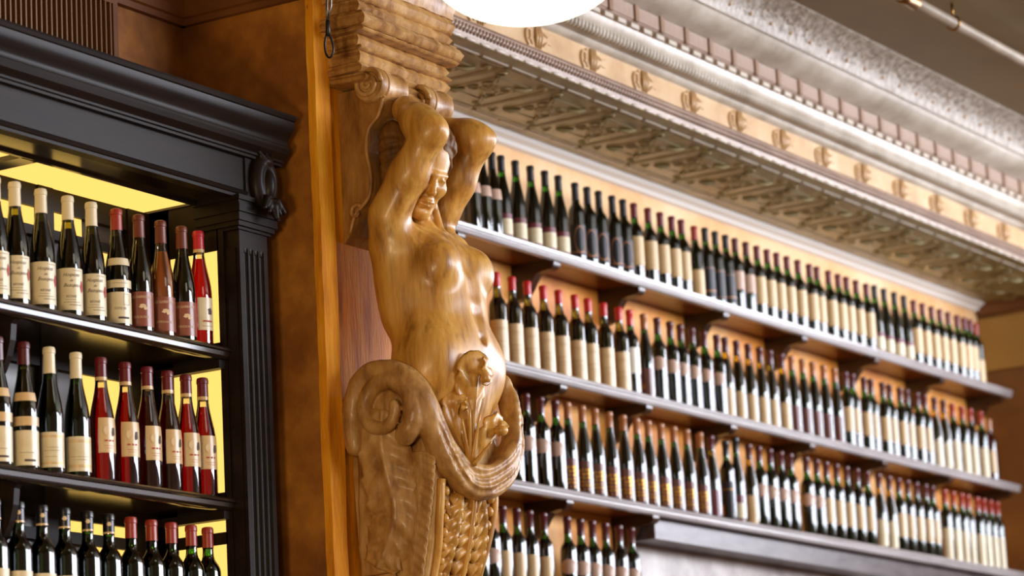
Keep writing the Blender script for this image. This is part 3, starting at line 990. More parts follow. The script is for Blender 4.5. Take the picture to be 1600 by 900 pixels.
K['M1'] = Kind('burgundy', 0.330, RW, 'g_green', 'w_black', 0.78, 'c_tan', 0.82, [('p_brown', 0.05, 0.36, 60)])
K['M1'].mark(bent(RW+0.0018, [(-0.02, -0.012, 0.03, 0.08), (-0.008, 0.0, 0.04, 0.06)], 'gold_ink'))
K['K'] = Kind('bordeaux', 0.330, RW, 'g_green', 'w_dark', 0.715, 'c_wine', 0.82, [])
K['K'].parts.append(('paper_label', ring(RW+0.0008, 0.152, 0.034, 0.026, 1.0, 'p_pink'), None))
K['L'] = Kind('burgundy', 0.330, RW, 'g_yellow', 'w_black', 0.735, 'c_wine', 0.82, [('p_tan', 0.04, 0.375, 60)])
K['M'] = Kind('burgundy', 0.332, RW, 'g_green', 'w_black', 0.74, 'c_tan', 0.82, [('p_brown', 0.04, 0.37, 60)])
K['C2'] = Kind('bordeaux', 0.330, RW, 'g_green', 'w_dark', 0.715, 'c_wine', 0.82, [('p_tan', 0.22, 0.53, 60)])
K['C3'] = Kind('bordeaux', 0.325, RW, 'g_green', 'w_dark', 0.72, 'c_brick', 0.81, [('p_cream', 0.03, 0.47, 60)])
K['L2'] = Kind('burgundy', 0.330, RW, 'g_yellow', 'w_black', 0.735, 'c_wine', 0.82, [('p_cream', 0.05, 0.40, 60)])
K['amber'] = Kind('bordeaux', 0.30, RW, 'g_amber', 'w_tawny', 0.765, 'c_tan', 0.83, [('p_tan', 0.15, 0.50, 60)])
K['O'] = Kind('burgundy', 0.332, RW, 'g_green', 'w_black', 0.755, 'c_tan', 0.82, [('p_brown', 0.05, 0.385, 60)])
rnd = random.Random(4)
for seed in (1, 2):
    qd = []
    for r in range(6):
        for c in range(7):
            if rnd.random() < 0.62:
                x = -0.027+c*0.0085+rnd.random()*0.003
                z = 0.022+r*0.0135+rnd.random()*0.003
                qd.append((x, x+0.003+0.004*rnd.random(), z, z+0.004+0.006*rnd.random()))
    K['O'].mark(bent(RW+0.0018, qd, 'gold_ink'))
K['P'] = Kind('burgundy', 0.330, RW, 'g_yellow', 'w_black', 0.76, 'c_wine', 0.83, [('p_maroon', 0.04, 0.35, 60)])
K['Q'] = Kind('bordeaux', 0.322, RW, 'g_green', 'w_black', 0.75, 'c_black', 0.82, [('p_black', 0.06, 0.50, 60)])
K['Q'].mark(bent(RW+0.0018, [(-0.036, 0.036, 0.128, 0.130), (-0.02, -0.012, 0.03, 0.07)], 'gold_ink'))
K['T'] = Kind('burgundy', 0.345, RW, 'g_green', 'w_black', 0.78, 'c_black', 0.83, [('p_maroon', 0.03, 0.33, 60), ('p_cream', 0.07, 0.24, 60)])

# how each kind looks, and what its neighbours call it
LOOK = {
    'beaujeu': ('dark bottle with cream script label', 'script labels'),
    'cote': ('brick capped bottle with two cream labels', 'two-label bottle'),
    'cote_wine': ('dark bottle with three pale labels', 'pale labels'),
    'garrigues': ('brown capped bottle with russet label', 'russet label'),
    'garrigues_tawny': ('tawny bottle with russet label', 'tawny bottle'),
    'bright_rose': ('bright pink bottle with cream label', 'pink bottle'),
    'rose': ('dark rose wine bottle with tan label', 'dark roses'),
    'green_framed': ('green bottle with gold-framed label', 'gold-framed label'),
    'green_lined': ('green bottle with gold-lined label', 'gold-lined label'),
    'black_cap': ('black capped bottle with cream label', 'black caps'),
    'brick_cap': ('brick capped bottle with white label', 'brick caps'),
    'D': ('black bottle with pinkish shoulder label', 'shoulder labels'),
    'A': ('sloping bottle with maroon and cream label', 'maroon-cream labels'),
    'B': ('black capped bottle with tan-ringed label', 'ringed labels'),
    'C': ('maroon capped bottle with tall tan label', 'tall tan labels'),
    'E': ('brick capped bottle with low tan label', 'low tan label'),
    'F': ('black capped bottle with tan-lined label', 'tan-lined label'),
    'G': ('green bottle with black label', 'green bottle'),
    'H': ('wine-red capped bottle with small pinkish label', 'pinkish labels'),
    'J': ('bright red capped bottle with tan label', 'bright red caps'),
    'white': ('red capped bottle with white label', 'white label'),
    'M1': ('sloping tan capped bottle with low brown label', 'low brown label'),
    'K': ('green necked bottle with round pinkish label', 'round labels'),
    'L': ('sloping yellow necked bottle with tan label', 'yellow necks'),
    'M': ('sloping tan capped bottle with brown label', 'brown labels'),
    'C2': ('wine-red capped bottle with raised tan label', 'raised tan labels'),
    'C3': ('brick capped bottle with tall cream label', 'tall cream labels'),
    'L2': ('yellow necked bottle with cream label', 'yellow necks'),
    'amber': ('amber bottle with tan capsule', 'amber bottle'),
    'O': ('tan capped bottle with gold lettered label', 'gold lettering'),
    'P': ('yellow necked bottle with maroon label', 'maroon label'),
    'Q': ('black capped bottle with gold-lined black label', 'gold-lined label'),
    'T': ('tall sloping bottle with maroon-cream label', 'tall bottle')}


ORD = ['first', 'second', 'third', 'fourth', 'fifth', 'sixth', 'seventh', 'eighth', 'ninth', 'tenth']


def row_labels(kinds, shelf, first, last):
    """one (label, group) for each bottle: the ends of a run name the neighbour they touch"""
    runs, out = [], []
    for i, k in enumerate(kinds):
        if runs and runs[-1][0] == k:
            runs[-1][2] = i
        else:
            runs.append([k, i, i])
    for r, (k, a, b) in enumerate(runs):
        many = sum(1 for q in runs if q[0] == k) > 1
        left = LOOK[runs[r-1][0]][1] if r else first
        right = LOOK[runs[r+1][0]][1] if r+1 < len(runs) else last
        for i in range(a, b+1):
            lab = LOOK[k][0]+' on '+shelf
            if b > a or many:
                nl, nr = i-a, b-i
                if left and (nl <= nr or not right) and not (a == b and r+1 == len(runs) and right):
                    lab += (', next to ' if nl == 0 else ', %s from ' % ORD[nl])+left
                elif right:
                    lab += (', next to ' if nr == 0 else ', %s from ' % ORD[nr])+right
            out.append((lab, LOOK[k][0]+' on '+shelf))
    return out


rb = random.Random(11)
ROW_L = [
    ([(5.552, 'beaujeu'), (5.626, 'beaujeu'), (5.724, 'beaujeu'), (5.827, 'beaujeu'), (5.919, 'beaujeu'), (6.019, 'cote'), (6.110, 'garrigues'), (6.201, 'garrigues_tawny'), (6.290, 'garrigues'), (6.363, 'bright_rose')], ZL[0]),
    ([(5.552, 'cote_wine'), (5.648, 'cote_wine'), (5.743, 'green_framed'), (5.845, 'green_lined'), (5.942, 'rose'), (6.039, 'rose'), (6.128, 'rose'), (6.212, 'rose'), (6.290, 'rose'), (6.361, 'rose')], ZL[1]),
    ([(5.533, 'black_cap'), (5.618, 'black_cap'), (5.704, 'black_cap'), (5.788, 'black_cap'), (5.876, 'black_cap'), (5.958, 'black_cap'), (6.046, 'brick_cap'), (6.129, 'brick_cap'), (6.210, 'brick_cap'), (6.293, 'brick_cap'), (6.363, 'brick_cap')], ZL[2])]
for ri, (row, z) in enumerate(ROW_L):
    labs = row_labels([k_ for _, k_ in row], ['upper cabinet shelf', 'middle cabinet shelf', 'lowest cabinet shelf'][ri], None, 'lit panel')
    for (x, kd), (lab, grp) in zip(row, labs):
        y = 4.800
        rot = math.atan2(-y, -x)+math.pi/2+math.radians(rb.uniform(-3, 9)+6)
        if kd in ('rose', 'bright_rose'):
            rot += math.radians(22)
        K[kd].place('wine_bottle', (x, y, z+0.0005), rot, lab, grp)
rw = ['top wall shelf', 'middle wall shelf', 'lowest long shelf', 'short wall shelf']
X1 = [8.72, 8.79, 8.857, 8.918, 9.014, 9.116, 9.215, 9.309, 9.427, 9.514, 9.598, 9.698, 9.779, 9.862, 9.97, 10.065, 10.156, 10.233, 10.337, 10.426, 10.511, 10.598, 10.679, 10.773, 10.868, 10.959, 11.045, 11.137, 11.237, 11.344, 11.416, 11.526, 11.619, 11.7, 11.795, 11.897, 11.981, 12.079, 12.185, 12.286, 12.388, 12.484, 12.582, 12.673, 12.766, 12.867, 12.947, 13.013, 13.08]
X2 = [8.848, 8.949, 9.052, 9.16, 9.266, 9.38, 9.472, 9.585, 9.698, 9.779, 9.886, 9.989, 10.089, 10.17, 10.262, 10.361, 10.466, 10.535, 10.632, 10.731, 10.83, 10.92, 11.023, 11.115, 11.214, 11.309, 11.411, 11.514, 11.618, 11.687, 11.8, 11.87, 11.986, 12.058, 12.164, 12.237, 12.345, 12.427, 12.531, 12.629, 12.728, 12.835, 12.93, 13.047, 13.144]
X3 = [8.917, 9.002, 9.1, 9.2, 9.284, 9.387, 9.478, 9.58, 9.683, 9.783, 9.869, 9.967, 10.066, 10.167, 10.274, 10.362, 10.483, 10.568, 10.677, 10.764, 10.859, 10.954, 11.04, 11.184, 11.278, 11.367, 11.464, 11.561, 11.66, 11.76, 11.875, 11.978, 12.075, 12.168, 12.261, 12.356, 12.431, 12.562, 12.653, 12.746, 12.818, 12.926, 12.999, 13.08, 13.155]
X4 = [8.66, 8.735, 8.81, 8.901, 8.985, 9.079, 9.239, 9.33, 9.413, 9.506, 9.605, 9.694]
T1 = ['D']*3+['A']*5+['B']*5+['C']*5+['E', 'F', 'G', 'F', 'H', 'H']+['C']*12+['A']*4+['C']*8+['E']
T2 = ['J']*9+['white', 'M1']+['K']*6+['L']*6+['M']*5+['C2']*10+['L2']*2+['C3']*4+['amber']
T3 = ['K']*4+['O']*11+['P', 'Q', 'T', 'L']+['K']*4+['K']*2+['C2']*5+['L2']*2+['C2']*5+['C3']*7
T4 = ['K']*2+['C2']*4+['K']*6
for ri, (xs, ts, z) in enumerate(((X1, T1, ZR[0]), (X2, T2, ZR[1]), (X3, T3, ZR[2]), (X4, T4, ZR[3]))):
    if len(ts) < len(xs):
        ts = ts+[ts[-1]]*(len(xs)-len(ts))
    labs = row_labels(list(ts[:len(xs)]), rw[ri], 'carved figure', 'end wall' if ri < 3 else 'pale panel')
    for x, kd, (lab, grp) in zip(xs, ts, labs):
        turn = 20 if ri == 0 or kd in ('J', 'white') else (-4 if kd == 'K' else -14)
        rot = math.atan2(-5.4, -x)+math.pi/2+math.radians(turn+rb.uniform(-6, 6))
        K[kd].place('wine_bottle', (x, 5.400, z+0.0005), rot, lab, grp)

# ------------------------------------------------------------------ signed-distance carving
class Carve:
    def __init__(s, lo, hi, h):
        s.lo = np.array(lo, np.float32)
        s.h = h
        s.n = np.ceil((np.array(hi)-np.array(lo))/h).astype(int)+1
        s.F = np.full(s.n, 9.0, np.float32)
        s.ax = [(s.lo[i]+h*np.arange(s.n[i])).astype(np.float32) for i in range(3)]

    def _win(s, lo, hi, pad):
        i0 = np.maximum(0, np.floor((np.array(lo)-pad-s.lo)/s.h).astype(int))
        i1 = np.minimum(s.n, np.ceil((np.array(hi)+pad-s.lo)/s.h).astype(int)+1)
        if (i1 <= i0).any():
            return None
        sl = tuple(slice(i0[i], i1[i]) for i in range(3))
        X, Y, Z = np.meshgrid(*[s.ax[i][sl[i]] for i in range(3)], indexing='ij', sparse=True)
        return sl, X, Y, Z

    def _mix(s, sl, d, k, sub):
        F = s.F[sl]
        if sub:
            hh = np.clip(0.5-0.5*(F+d)/k, 0, 1)
            s.F[sl] = F*(1-hh)+(-d)*hh+k*hh*(1-hh)
        else:
            hh = np.clip(0.5+0.5*(F-d)/k, 0, 1)
            s.F[sl] = F*(1-hh)+d*hh-k*hh*(1-hh)

    def cone(s, a, b, r0, r1, k=0.02, sub=False):
        a = np.array(a, np.float32)
        b = np.array(b, np.float32)
        R = max(r0, r1)
        w = s._win(np.minimum(a, b)-R, np.maximum(a, b)+R, k+3*s.h+0.012)
        if w is None:
            return s
        sl, X, Y, Z = w
        ba = b-a
        q = ((X-a[0])*ba[0]+(Y-a[1])*ba[1]+(Z-a[2])*ba[2])/max(1e-9, float(ba@ba))
        q = np.clip(q, 0, 1)
        d = np.sqrt((X-a[0]-q*ba[0])**2+(Y-a[1]-q*ba[1])**2+(Z-a[2]-q*ba[2])**2)-(r0+(r1-r0)*q)
        s._mix(sl, d, k, sub)
        return s

    def chain(s, pts, r, k=0.015, sub=False):
        n = len(pts)
        for i in range(n-1):
            r0 = r(i/(n-1)) if callable(r) else r
            r1 = r((i+1)/(n-1)) if callable(r) else r
            s.cone(pts[i], pts[i+1], r0, r1, k, sub)
        return s

    def ell(s, c, r, k=0.02, sub=False, rot=None):
        c = np.array(c, np.float32)
        r = np.array(r, np.float32)
        R = r if rot is None else np.full(3, r.max())
        w = s._win(c-R, c+R, k+3*s.h+0.012)
        if w is None:
            return s
        sl, X, Y, Z = w
        x, y, z = X-c[0], Y-c[1], Z-c[2]
        if rot is not None:
            m = np.array(rot, np.float32)
            x, y, z = x*m[0, 0]+y*m[0, 1]+z*m[0, 2], x*m[1, 0]+y*m[1, 1]+z*m[1, 2], x*m[2, 0]+y*m[2, 1]+z*m[2, 2]
        k0 = np.sqrt((x/r[0])**2+(y/r[1])**2+(z/r[2])**2)
        k1 = np.sqrt((x/r[0]**2)**2+(y/r[1]**2)**2+(z/r[2]**2)**2)
        d = np.where(k1 > 1e-6, k0*(k0-1)/np.maximum(k1, 1e-6), -r.min())
        s._mix(sl, d.astype(np.float32), k, sub)
        return s

    def wobble(s, amp, fx, fy, fz):
        X, Y, Z = np.meshgrid(*s.ax, indexing='ij', sparse=True)
        s.F = s.F + (amp*np.sin(fx*X+2*np.sin(fz*Z*0.5))*np.sin(fy*Y+1.3)*np.sin(fz*Z+0.7)).astype(np.float32)
        return s

    def mesh(s, name, mat, to_world):
        F, h = s.F, s.h
        sg = F < 0
        n = s.n
        c = [sg[i:n[0]-1+i, j:n[1]-1+j, k:n[2]-1+k] for i in (0, 1) for j in (0, 1) for k in (0, 1)]
        cnt = sum(x.astype(np.int8) for x in c)
        act = (cnt > 0) & (cnt < 8)
        I = np.argwhere(act)
        idx = np.full(act.shape, -1, np.int32)
        idx[act] = np.arange(len(I))
        acc = np.zeros((len(I), 3), np.float32)
        num = np.zeros(len(I), np.float32)
        corners = [(i, j, k) for i in (0, 1) for j in (0, 1) for k in (0, 1)]
        for a in corners:
            for ax in range(3):
                if a[ax] == 0:
                    b = list(a)
                    b[ax] = 1
                    fa = F[I[:, 0]+a[0], I[:, 1]+a[1], I[:, 2]+a[2]]
                    fb = F[I[:, 0]+b[0], I[:, 1]+b[1], I[:, 2]+b[2]]
                    m = (fa < 0) != (fb < 0)
                    t = np.where(m, fa/np.where(m, fa-fb, 1), 0)
                    p = np.tile(np.array(a, np.float32), (len(I), 1))
                    p[:, ax] += t
                    acc[m] += p[m]
                    num[m] += 1
        V = s.lo+h*(I+acc/num[:, None])
        quads = []
        for ax in range(3):
            o1, o2 = [(1, 2), (2, 0), (0, 1)][ax]
            sA = [slice(0, None)]*3
            sB = [slice(0, None)]*3
            sA[ax] = slice(0, n[ax]-1)
            sB[ax] = slice(1, n[ax])
            ch = sg[tuple(sA)] != sg[tuple(sB)]
            E = np.argwhere(ch)
            ok = (E[:, o1] > 0) & (E[:, o2] > 0) & (E[:, o1] < n[o1]-1) & (E[:, o2] < n[o2]-1)
            E = E[ok]
            ins = sg[E[:, 0], E[:, 1], E[:, 2]]

            def ci(d1, d2):
                q = E.copy()
                q[:, o1] -= d1
                q[:, o2] -= d2
                return idx[q[:, 0], q[:, 1], q[:, 2]]
            q = np.stack([ci(1, 1), ci(0, 1), ci(0, 0), ci(1, 0)], 1)
            q[~ins] = q[~ins][:, ::-1]
            quads.append(q)
        Q = np.concatenate(quads)
        # one round of smoothing takes the grid steps out
        for _ in range(2):
            sm = np.zeros_like(V)
            ct = np.zeros(len(V), np.float32)
            for a, b in ((0, 1), (1, 2), (2, 3), (3, 0)):
                np.add.at(sm, Q[:, a], V[Q[:, b]])
                np.add.at(ct, Q[:, a], 1)
                np.add.at(sm, Q[:, b], V[Q[:, a]])
                np.add.at(ct, Q[:, b], 1)
            V = 0.5*V+0.5*sm/np.maximum(ct, 1)[:, None]
        Wd = to_world(V)
        me = D.meshes.new(name)
        me.vertices.add(len(Wd))
        me.vertices.foreach_set('co', Wd.astype(np.float32).ravel())
        me.loops.add(len(Q)*4)
        me.loops.foreach_set('vertex_index', Q.astype(np.int32).ravel())
        me.polygons.add(len(Q))
        me.polygons.foreach_set('loop_start', np.arange(0, len(Q)*4, 4, dtype=np.int32))
        me.update(calc_edges=True)
        me.validate()
        me.materials.append(MT[mat])
        me.shade_smooth()
        return me


# carved oval corbel on the frieze block of the cabinet
cg = Carve((6.40, 4.58, 3.44), (6.60, 4.72, 3.70), 0.0021)
cx, yf = 6.492, 4.676
cg.ell((cx, yf, 3.585), (0.052, 0.030, 0.078), 0.006)
cg.ell((cx, yf-0.036, 3.582), (0.038, 0.020, 0.060), 0.008, True)
cg.ell((cx-0.004, yf-0.020, 3.575), (0.018, 0.020, 0.042), 0.006)
cg.chain([(cx-0.010, yf-0.036, 3.62), (cx+0.004, yf-0.044, 3.59), (cx+0.002, yf-0.040, 3.55)], 0.0025, 0.004, True)
for t in (-0.9, -0.45, 0.0, 0.45, 0.9):
    cg.cone((cx+0.030*math.sin(t), yf-0.028, 3.545-0.02*math.cos(t)), (cx+0.056*math.sin(t), yf-0.034, 3.520-0.026*math.cos(t)), 0.010, 0.007, 0.006)
cg.cone((cx, yf-0.034, 3.512), (cx, yf-0.040, 3.482), 0.014, 0.008, 0.008)
for t in (-0.7, 0.0, 0.7):
    cg.cone((cx+0.012*math.sin(t), yf-0.016, 3.640), (cx+0.050*math.sin(t), yf-0.010, 3.650+0.022*math.cos(t)), 0.010, 0.005, 0.008)
link('carved_corbel', cg.mesh('carved_corbel', 'black_wood', lambda V: V), cab)

# ------------------------------------------------------------------ the carved figure
# figure frame: a = to her left (world X), b = out of the pier (world -Y), c = up
OX, OY, OZ = 6.928, 4.41, 3.215


def fw(V):
    V = np.asarray(V, float)
    return np.stack([OX+V[..., 0], OY-V[..., 1], OZ+V[..., 2]], -1)


def B(px, py, a):
    """figure point seen at a photo pixel, at sideways offset a"""
    p = on_x(px, py, OX+a)
    return np.array([a, OY-p[1], p[2]-OZ])


def WP(px, py, a):
    return tuple(on_x(px, py, OX+a))


car = thing('carved_figure', 'honey brown carved wooden figure of a bare woman with raised arms on the pier', 'sculpture', (OX, YPF, 2.1))

g = Carve((-0.32, -0.24, -0.42), (0.32, 0.26, 0.70), 0.0034)
# trunk
g.ell((0, -0.030, 0.105), (0.167, 0.126, 0.172), 0.04)
g.ell((0, 0.002, -0.02), (0.146, 0.110, 0.16), 0.07)
g.ell((0, 0.000, -0.16), (0.182, 0.122, 0.15), 0.07)
g.ell((0, 0.045, -0.075), (0.100, 0.082, 0.11), 0.04)
g.ell((0, 0.00, -0.30), (0.165, 0.085, 0.16), 0.05)
for sx in (-1, 1):
    g.cone((sx*0.05, -0.050, 0.222), (sx*0.140, -0.060, 0.245), 0.044, 0.050, 0.04)
    g.cone((sx*0.138, -0.068, 0.20), (sx*0.118, -0.055, 0.02), 0.052, 0.045, 0.05)
    g.cone((sx*0.128, -0.025, 0.225), (sx*0.085, 0.045, 0.170), 0.034, 0.045, 0.045)
    g.ell((sx*0.088, 0.054, 0.146), (0.060, 0.058, 0.066), 0.030)
    g.ell((sx*0.115, 0.032, -0.11), (0.065, 0.075, 0.085), 0.07)
    # clavicle and rib margin
    g.cone((sx*0.016, 0.018, 0.246), (sx*0.115, -0.030, 0.272), 0.009, 0.009, 0.014)
# neck
g.cone((0, -0.058, 0.22), (-0.045, -0.050, 0.36), 0.052, 0.044, 0.025)
# grooves: sternum, midline of the belly, navel
g.chain([(0, 0.092, 0.25), (0, 0.112, 0.16), (0, 0.122, 0.08)], 0.010, 0.036, True)
g.chain([(0, 0.126, 0.10), (0, 0.124, 0.02), (0, 0.134, -0.04)], 0.009, 0.028, True)
g.ell((0, 0.137, -0.052), (0.010, 0.016, 0.013), 0.012, True)
# arms
sh_n, el_n, wr_n = B(607, 336, -0.165), B(671, 206, -0.165), B(634, 172, -0.12)
sh_f, el_f, wr_f = B(681, 350, 0.15), B(744, 221, 0.165), B(702, 205, 0.14)
for sh, el, wr in ((sh_n, el_n, wr_n), (sh_f, el_f, wr_f)):
    sh, el, wr = np.array(sh), np.array(el), np.array(wr)
    mid = sh*0.5+el*0.5
    g.cone(sh, mid, 0.056, 0.050, 0.035)
    g.cone(mid, el, 0.050, 0.044, 0.03)
    g.ell(el, (0.043, 0.043, 0.043), 0.02)
    tip = el+(el-wr)/np.linalg.norm(el-wr)*0.030+(el-sh)/np.linalg.norm(el-sh)*0.022
    g.cone(el, tip, 0.034, 0.016, 0.02)
    m2 = el*0.6+wr*0.4
    g.cone(el, m2, 0.044, 0.047, 0.03)
    g.cone(m2, wr, 0.047, 0.037, 0.03)
    # hand folded behind the head, fingers together
    dr = (wr-el)/np.linalg.norm(wr-el)
    inn = np.array([-np.sign(sh[0])*1.0, -0.35, 0.25])
    inn /= np.linalg.norm(inn)
    pm_ = wr+dr*0.02+inn*0.03
    g.cone(wr, pm_, 0.028, 0.030, 0.02)
    for f in range(4):
        st = pm_+np.array([0, 0.012-0.010*f, 0.016-0.012*f])
        k1 = st+inn*(0.034-0.003*abs(f-1))
        g.cone(st, k1, 0.0095, 0.0088, 0.006)
        g.cone(k1, k1+inn*0.022+np.array([0, -0.014, -0.006]), 0.0088, 0.007, 0.005)
    g.cone(wr+dr*0.012, wr+dr*0.012+inn*0.035+np.array([0, 0.008, -0.012]), 0.011, 0.009, 0.01)
    # soft hollow of the armpit
    g.ell((sh[0]*0.80, 0.045, 0.245), (0.02, 0.03, 0.035), 0.03, True)

# head: axes given as seen (right, up, towards the viewer)
hr = np.array([CR, CU, -CF])                      # view axes in world


def view_dir(u, v, w):
    d = u*CR+v*CU-w*CF
    return np.array([d[0], -d[1], d[2]])


hf = view_dir(0.40, -0.28, 0.87)
hf /= np.linalg.norm(hf)
hu = view_dir(0.33, 0.92, 0.16)
hu -= hf*(hu@hf)
hu /= np.linalg.norm(hu)
hs = np.cross(hf, hu)                             # her left or right side axis
HC = B(665, 269, -0.062)
Rm = np.stack([hs, hf, hu])                       # rows: local axes


def hp(x, y, z):
    return HC+hs*x+hf*y+hu*z


g.ell(hp(0, -0.030, 0.035), (0.066, 0.086, 0.082), 0.02, rot=Rm)
g.ell(hp(0, 0.012, -0.030), (0.054, 0.062, 0.086), 0.02, rot=Rm)
g.ell(hp(0, 0.052, -0.100), (0.020, 0.018, 0.018), 0.022, rot=Rm)
for sx in (-1, 1):
    g.cone(hp(sx*0.046, -0.005, -0.060), hp(sx*0.012, 0.050, -0.100), 0.018, 0.015, 0.02)
    g.ell(hp(sx*0.034, 0.046, -0.030), (0.020, 0.018, 0.018), 0.02, rot=Rm)
    g.ell(hp(sx*0.024, 0.072, -0.006), (0.016, 0.014, 0.010), 0.010, True, rot=Rm)
    g.cone(hp(sx*0.008, 0.067, 0.010), hp(sx*0.042, 0.050, 0.010), 0.005, 0.004, 0.012)
    g.ell(hp(sx*0.024, 0.056, -0.008), (0.0115, 0.010, 0.0085), 0.003, rot=Rm)
    g.chain([hp(sx*0.011, 0.0640, -0.006), hp(sx*0.024, 0.0680, 0.001), hp(sx*0.037, 0.0600, -0.004)], 0.0030, 0.003)
    g.chain([hp(sx*0.012, 0.0630, -0.010), hp(sx*0.024, 0.0650, -0.0155), hp(sx*0.036, 0.0590, -0.010)], 0.0026, 0.003)
    g.ell(hp(sx*0.009, 0.074, -0.042), (0.0065, 0.008, 0.0055), 0.006, rot=Rm)
    g.chain([hp(sx*0.014, 0.074, -0.046), hp(sx*0.024, 0.062, -0.062)], 0.0035, 0.010, True)
g.chain([hp(0, 0.066, 0.010), hp(0, 0.075, -0.014), hp(0, 0.087, -0.036)], lambda q: 0.0058+0.0022*q, 0.009)
g.ell(hp(0, 0.087, -0.038), (0.0085, 0.0075, 0.0065), 0.006, rot=Rm)
g.ell(hp(0, 0.064, -0.070), (0.022, 0.014, 0.016), 0.012, rot=Rm)
g.chain([hp(-0.020, 0.066, -0.0705), hp(-0.006, 0.0785, -0.0650), hp(0, 0.0780, -0.0665), hp(0.006, 0.0785, -0.0650), hp(0.020, 0.066, -0.0705)], 0.0042, 0.004)
g.chain([hp(-0.018, 0.066, -0.0740), hp(0, 0.0780, -0.0775), hp(0.018, 0.066, -0.0740)], 0.0048, 0.004)
g.chain([hp(-0.021, 0.0700, -0.0718), hp(0, 0.0835, -0.0712), hp(0.021, 0.0700, -0.0718)], 0.0020, 0.003, True)
g.ell(hp(0, 0.075, -0.088), (0.016, 0.008, 0.005), 0.008, True, rot=Rm)
for sx in (-1, 1):
    g.cone(hp(sx*0.044, -0.034, -0.050), (sx*0.014, 0.010, 0.250), 0.012, 0.009, 0.012)
    g.ell(hp(sx*0.063, -0.015, -0.010), (0.008, 0.016, 0.026), 0.006, rot=Rm)
link('body', g.mesh('body', 'gold_wood', fw), car)

# hair: cap plus wavy locks
hg = Carve((-0.25, -0.26, 0.20), (0.20, 0.22, 0.68), 0.0036)
hg.ell(hp(0, -0.042, 0.046), (0.074, 0.088, 0.084), 0.01, rot=Rm)
for i in range(17):
    ph = (-1.0+2.0*i/16)*1.25
    pts = []
    for q in np.linspace(0, 1, 9):
        an = 0.62+q*1.9
        w_ = 0.06*math.sin(q*8+i*1.1)
        pts.append(hp(0.074*math.sin(ph+w_), -0.042+0.088*math.cos(ph)*math.cos(an), 0.046+0.086*math.cos(ph)*math.sin(an)))
    hg.chain(pts, lambda q: 0.0085+0.0015*math.sin(6*q+i), 0.0025)
# side locks framing the forehead, and the mass of hair falling behind the near arm
for sx in (-1, 1):
    for j in range(4):
        e_ = 1.0-0.05*j
        hg.chain([hp(sx*(0.012+0.006*j), 0.034-0.006*j, 0.078+0.006*j), hp(sx*0.040*e_, 0.028-0.010*j, 0.058+0.008*j), hp(sx*0.058, 0.010-0.010*j, 0.034+0.004*j), hp(sx*0.064, -0.010-0.010*j, 0.004-0.006*j)], 0.0085, 0.003)
hm = B(614, 232, -0.120)
hg.ell(hm, (0.042, 0.042, 0.080), 0.01)
hg.ell(B(612, 275, -0.125), (0.032, 0.034, 0.05), 0.02)
for j in range(9):
    pts = [B(652-q*76, 180+j*14+q*(6+2*j)+5*math.sin(q*5.5+j*0.8), -0.165) for q in np.linspace(0, 1, 10)]
    # drop each groove onto the rounded hair
    hg.chain([np.array([hm[0]-0.043*math.sqrt(max(0.05, 1-((p_[1]-hm[1])/0.046)**2)), p_[1], p_[2]]) for p_ in pts], 0.0075, 0.005, True)
link('hair', hg.mesh('hair', 'shaded_wood', fw), car)

# drapery: roll on the near hip running into the swag across the front, and up to the far hip
dg = Carve((-0.34, -0.21, -0.60), (0.34, 0.28, -0.02), 0.0042)
NC = B(606, 640, -0.215)
dg.ell((NC[0]+0.035, NC[1], NC[2]), (0.045, 0.105, 0.105), 0.02)
roll = []
for t in np.linspace(-2.5, 4.9, 30):
    # unwinding: starts small inside, ends on the outer right
    q = (t+2.5)/7.4
    r = 0.040+0.052*q
    ang = math.pi*1.25-t
    roll.append(NC+np.array([-0.030+0.03*q, r*math.cos(ang), r*math.sin(ang)]))
dg.chain(roll, lambda q: 0.013+0.015*q, 0.006)
outer = [B(556, 700, -0.20), B(550, 650, -0.205), B(562, 600, -0.21), B(598, 577, -0.21), B(640, 592, -0.205), B(664, 632, -0.19), B(680, 678, -0.16), B(702, 722, -0.11), B(730, 752, -0.05), B(760, 758, 0.02), B(785, 740, 0.09), B(800, 704, 0.15), B(799, 660, 0.185), B(790, 620, 0.20), B(784, 596, 0.195)]
op = catmull(outer, 4)
dg.chain(op, lambda q: 0.026+0.014*math.sin(math.pi*min(1, max(0, (q-0.25)/0.65)))-0.004*q, 0.012)
op2 = [p+np.array([0.0, 0.014, 0.030]) for p in op[26:52]]
dg.chain(op2, lambda q: 0.012+0.012*math.sin(math.pi*q), 0.006)
# folds cut along the swag
for dz, dbb in ((0.004, 0.040), (-0.022, 0.034), (0.026, 0.036)):
    fold = [p+np.array([-0.006, dbb, dz+0.008*math.sin(0.5*i)]) for i, p in enumerate(op[22:50])]
    dg.chain(fold, lambda q: 0.003+0.003*math.sin(math.pi*q), 0.008, True)
FC = NC*np.array([-1, 1, 1])
dg.ell((0.04, 0.015, -0.36), (0.15, 0.070, 0.14), 0.03)
dg.ell((FC[0]-0.03, FC[1]-0.01, FC[2]), (0.05, 0.10, 0.10), 0.02)
# cloth hanging from the roll on the near side
hang = [B(596, 668, -0.195), B(604, 740, -0.19), B(600, 815, -0.185), B(596, 872, -0.18)]
dg.wobble(0.0022, 60, 55, 48)
link('drapery', dg.mesh('drapery', 'gold_wood_dull', fw), car)

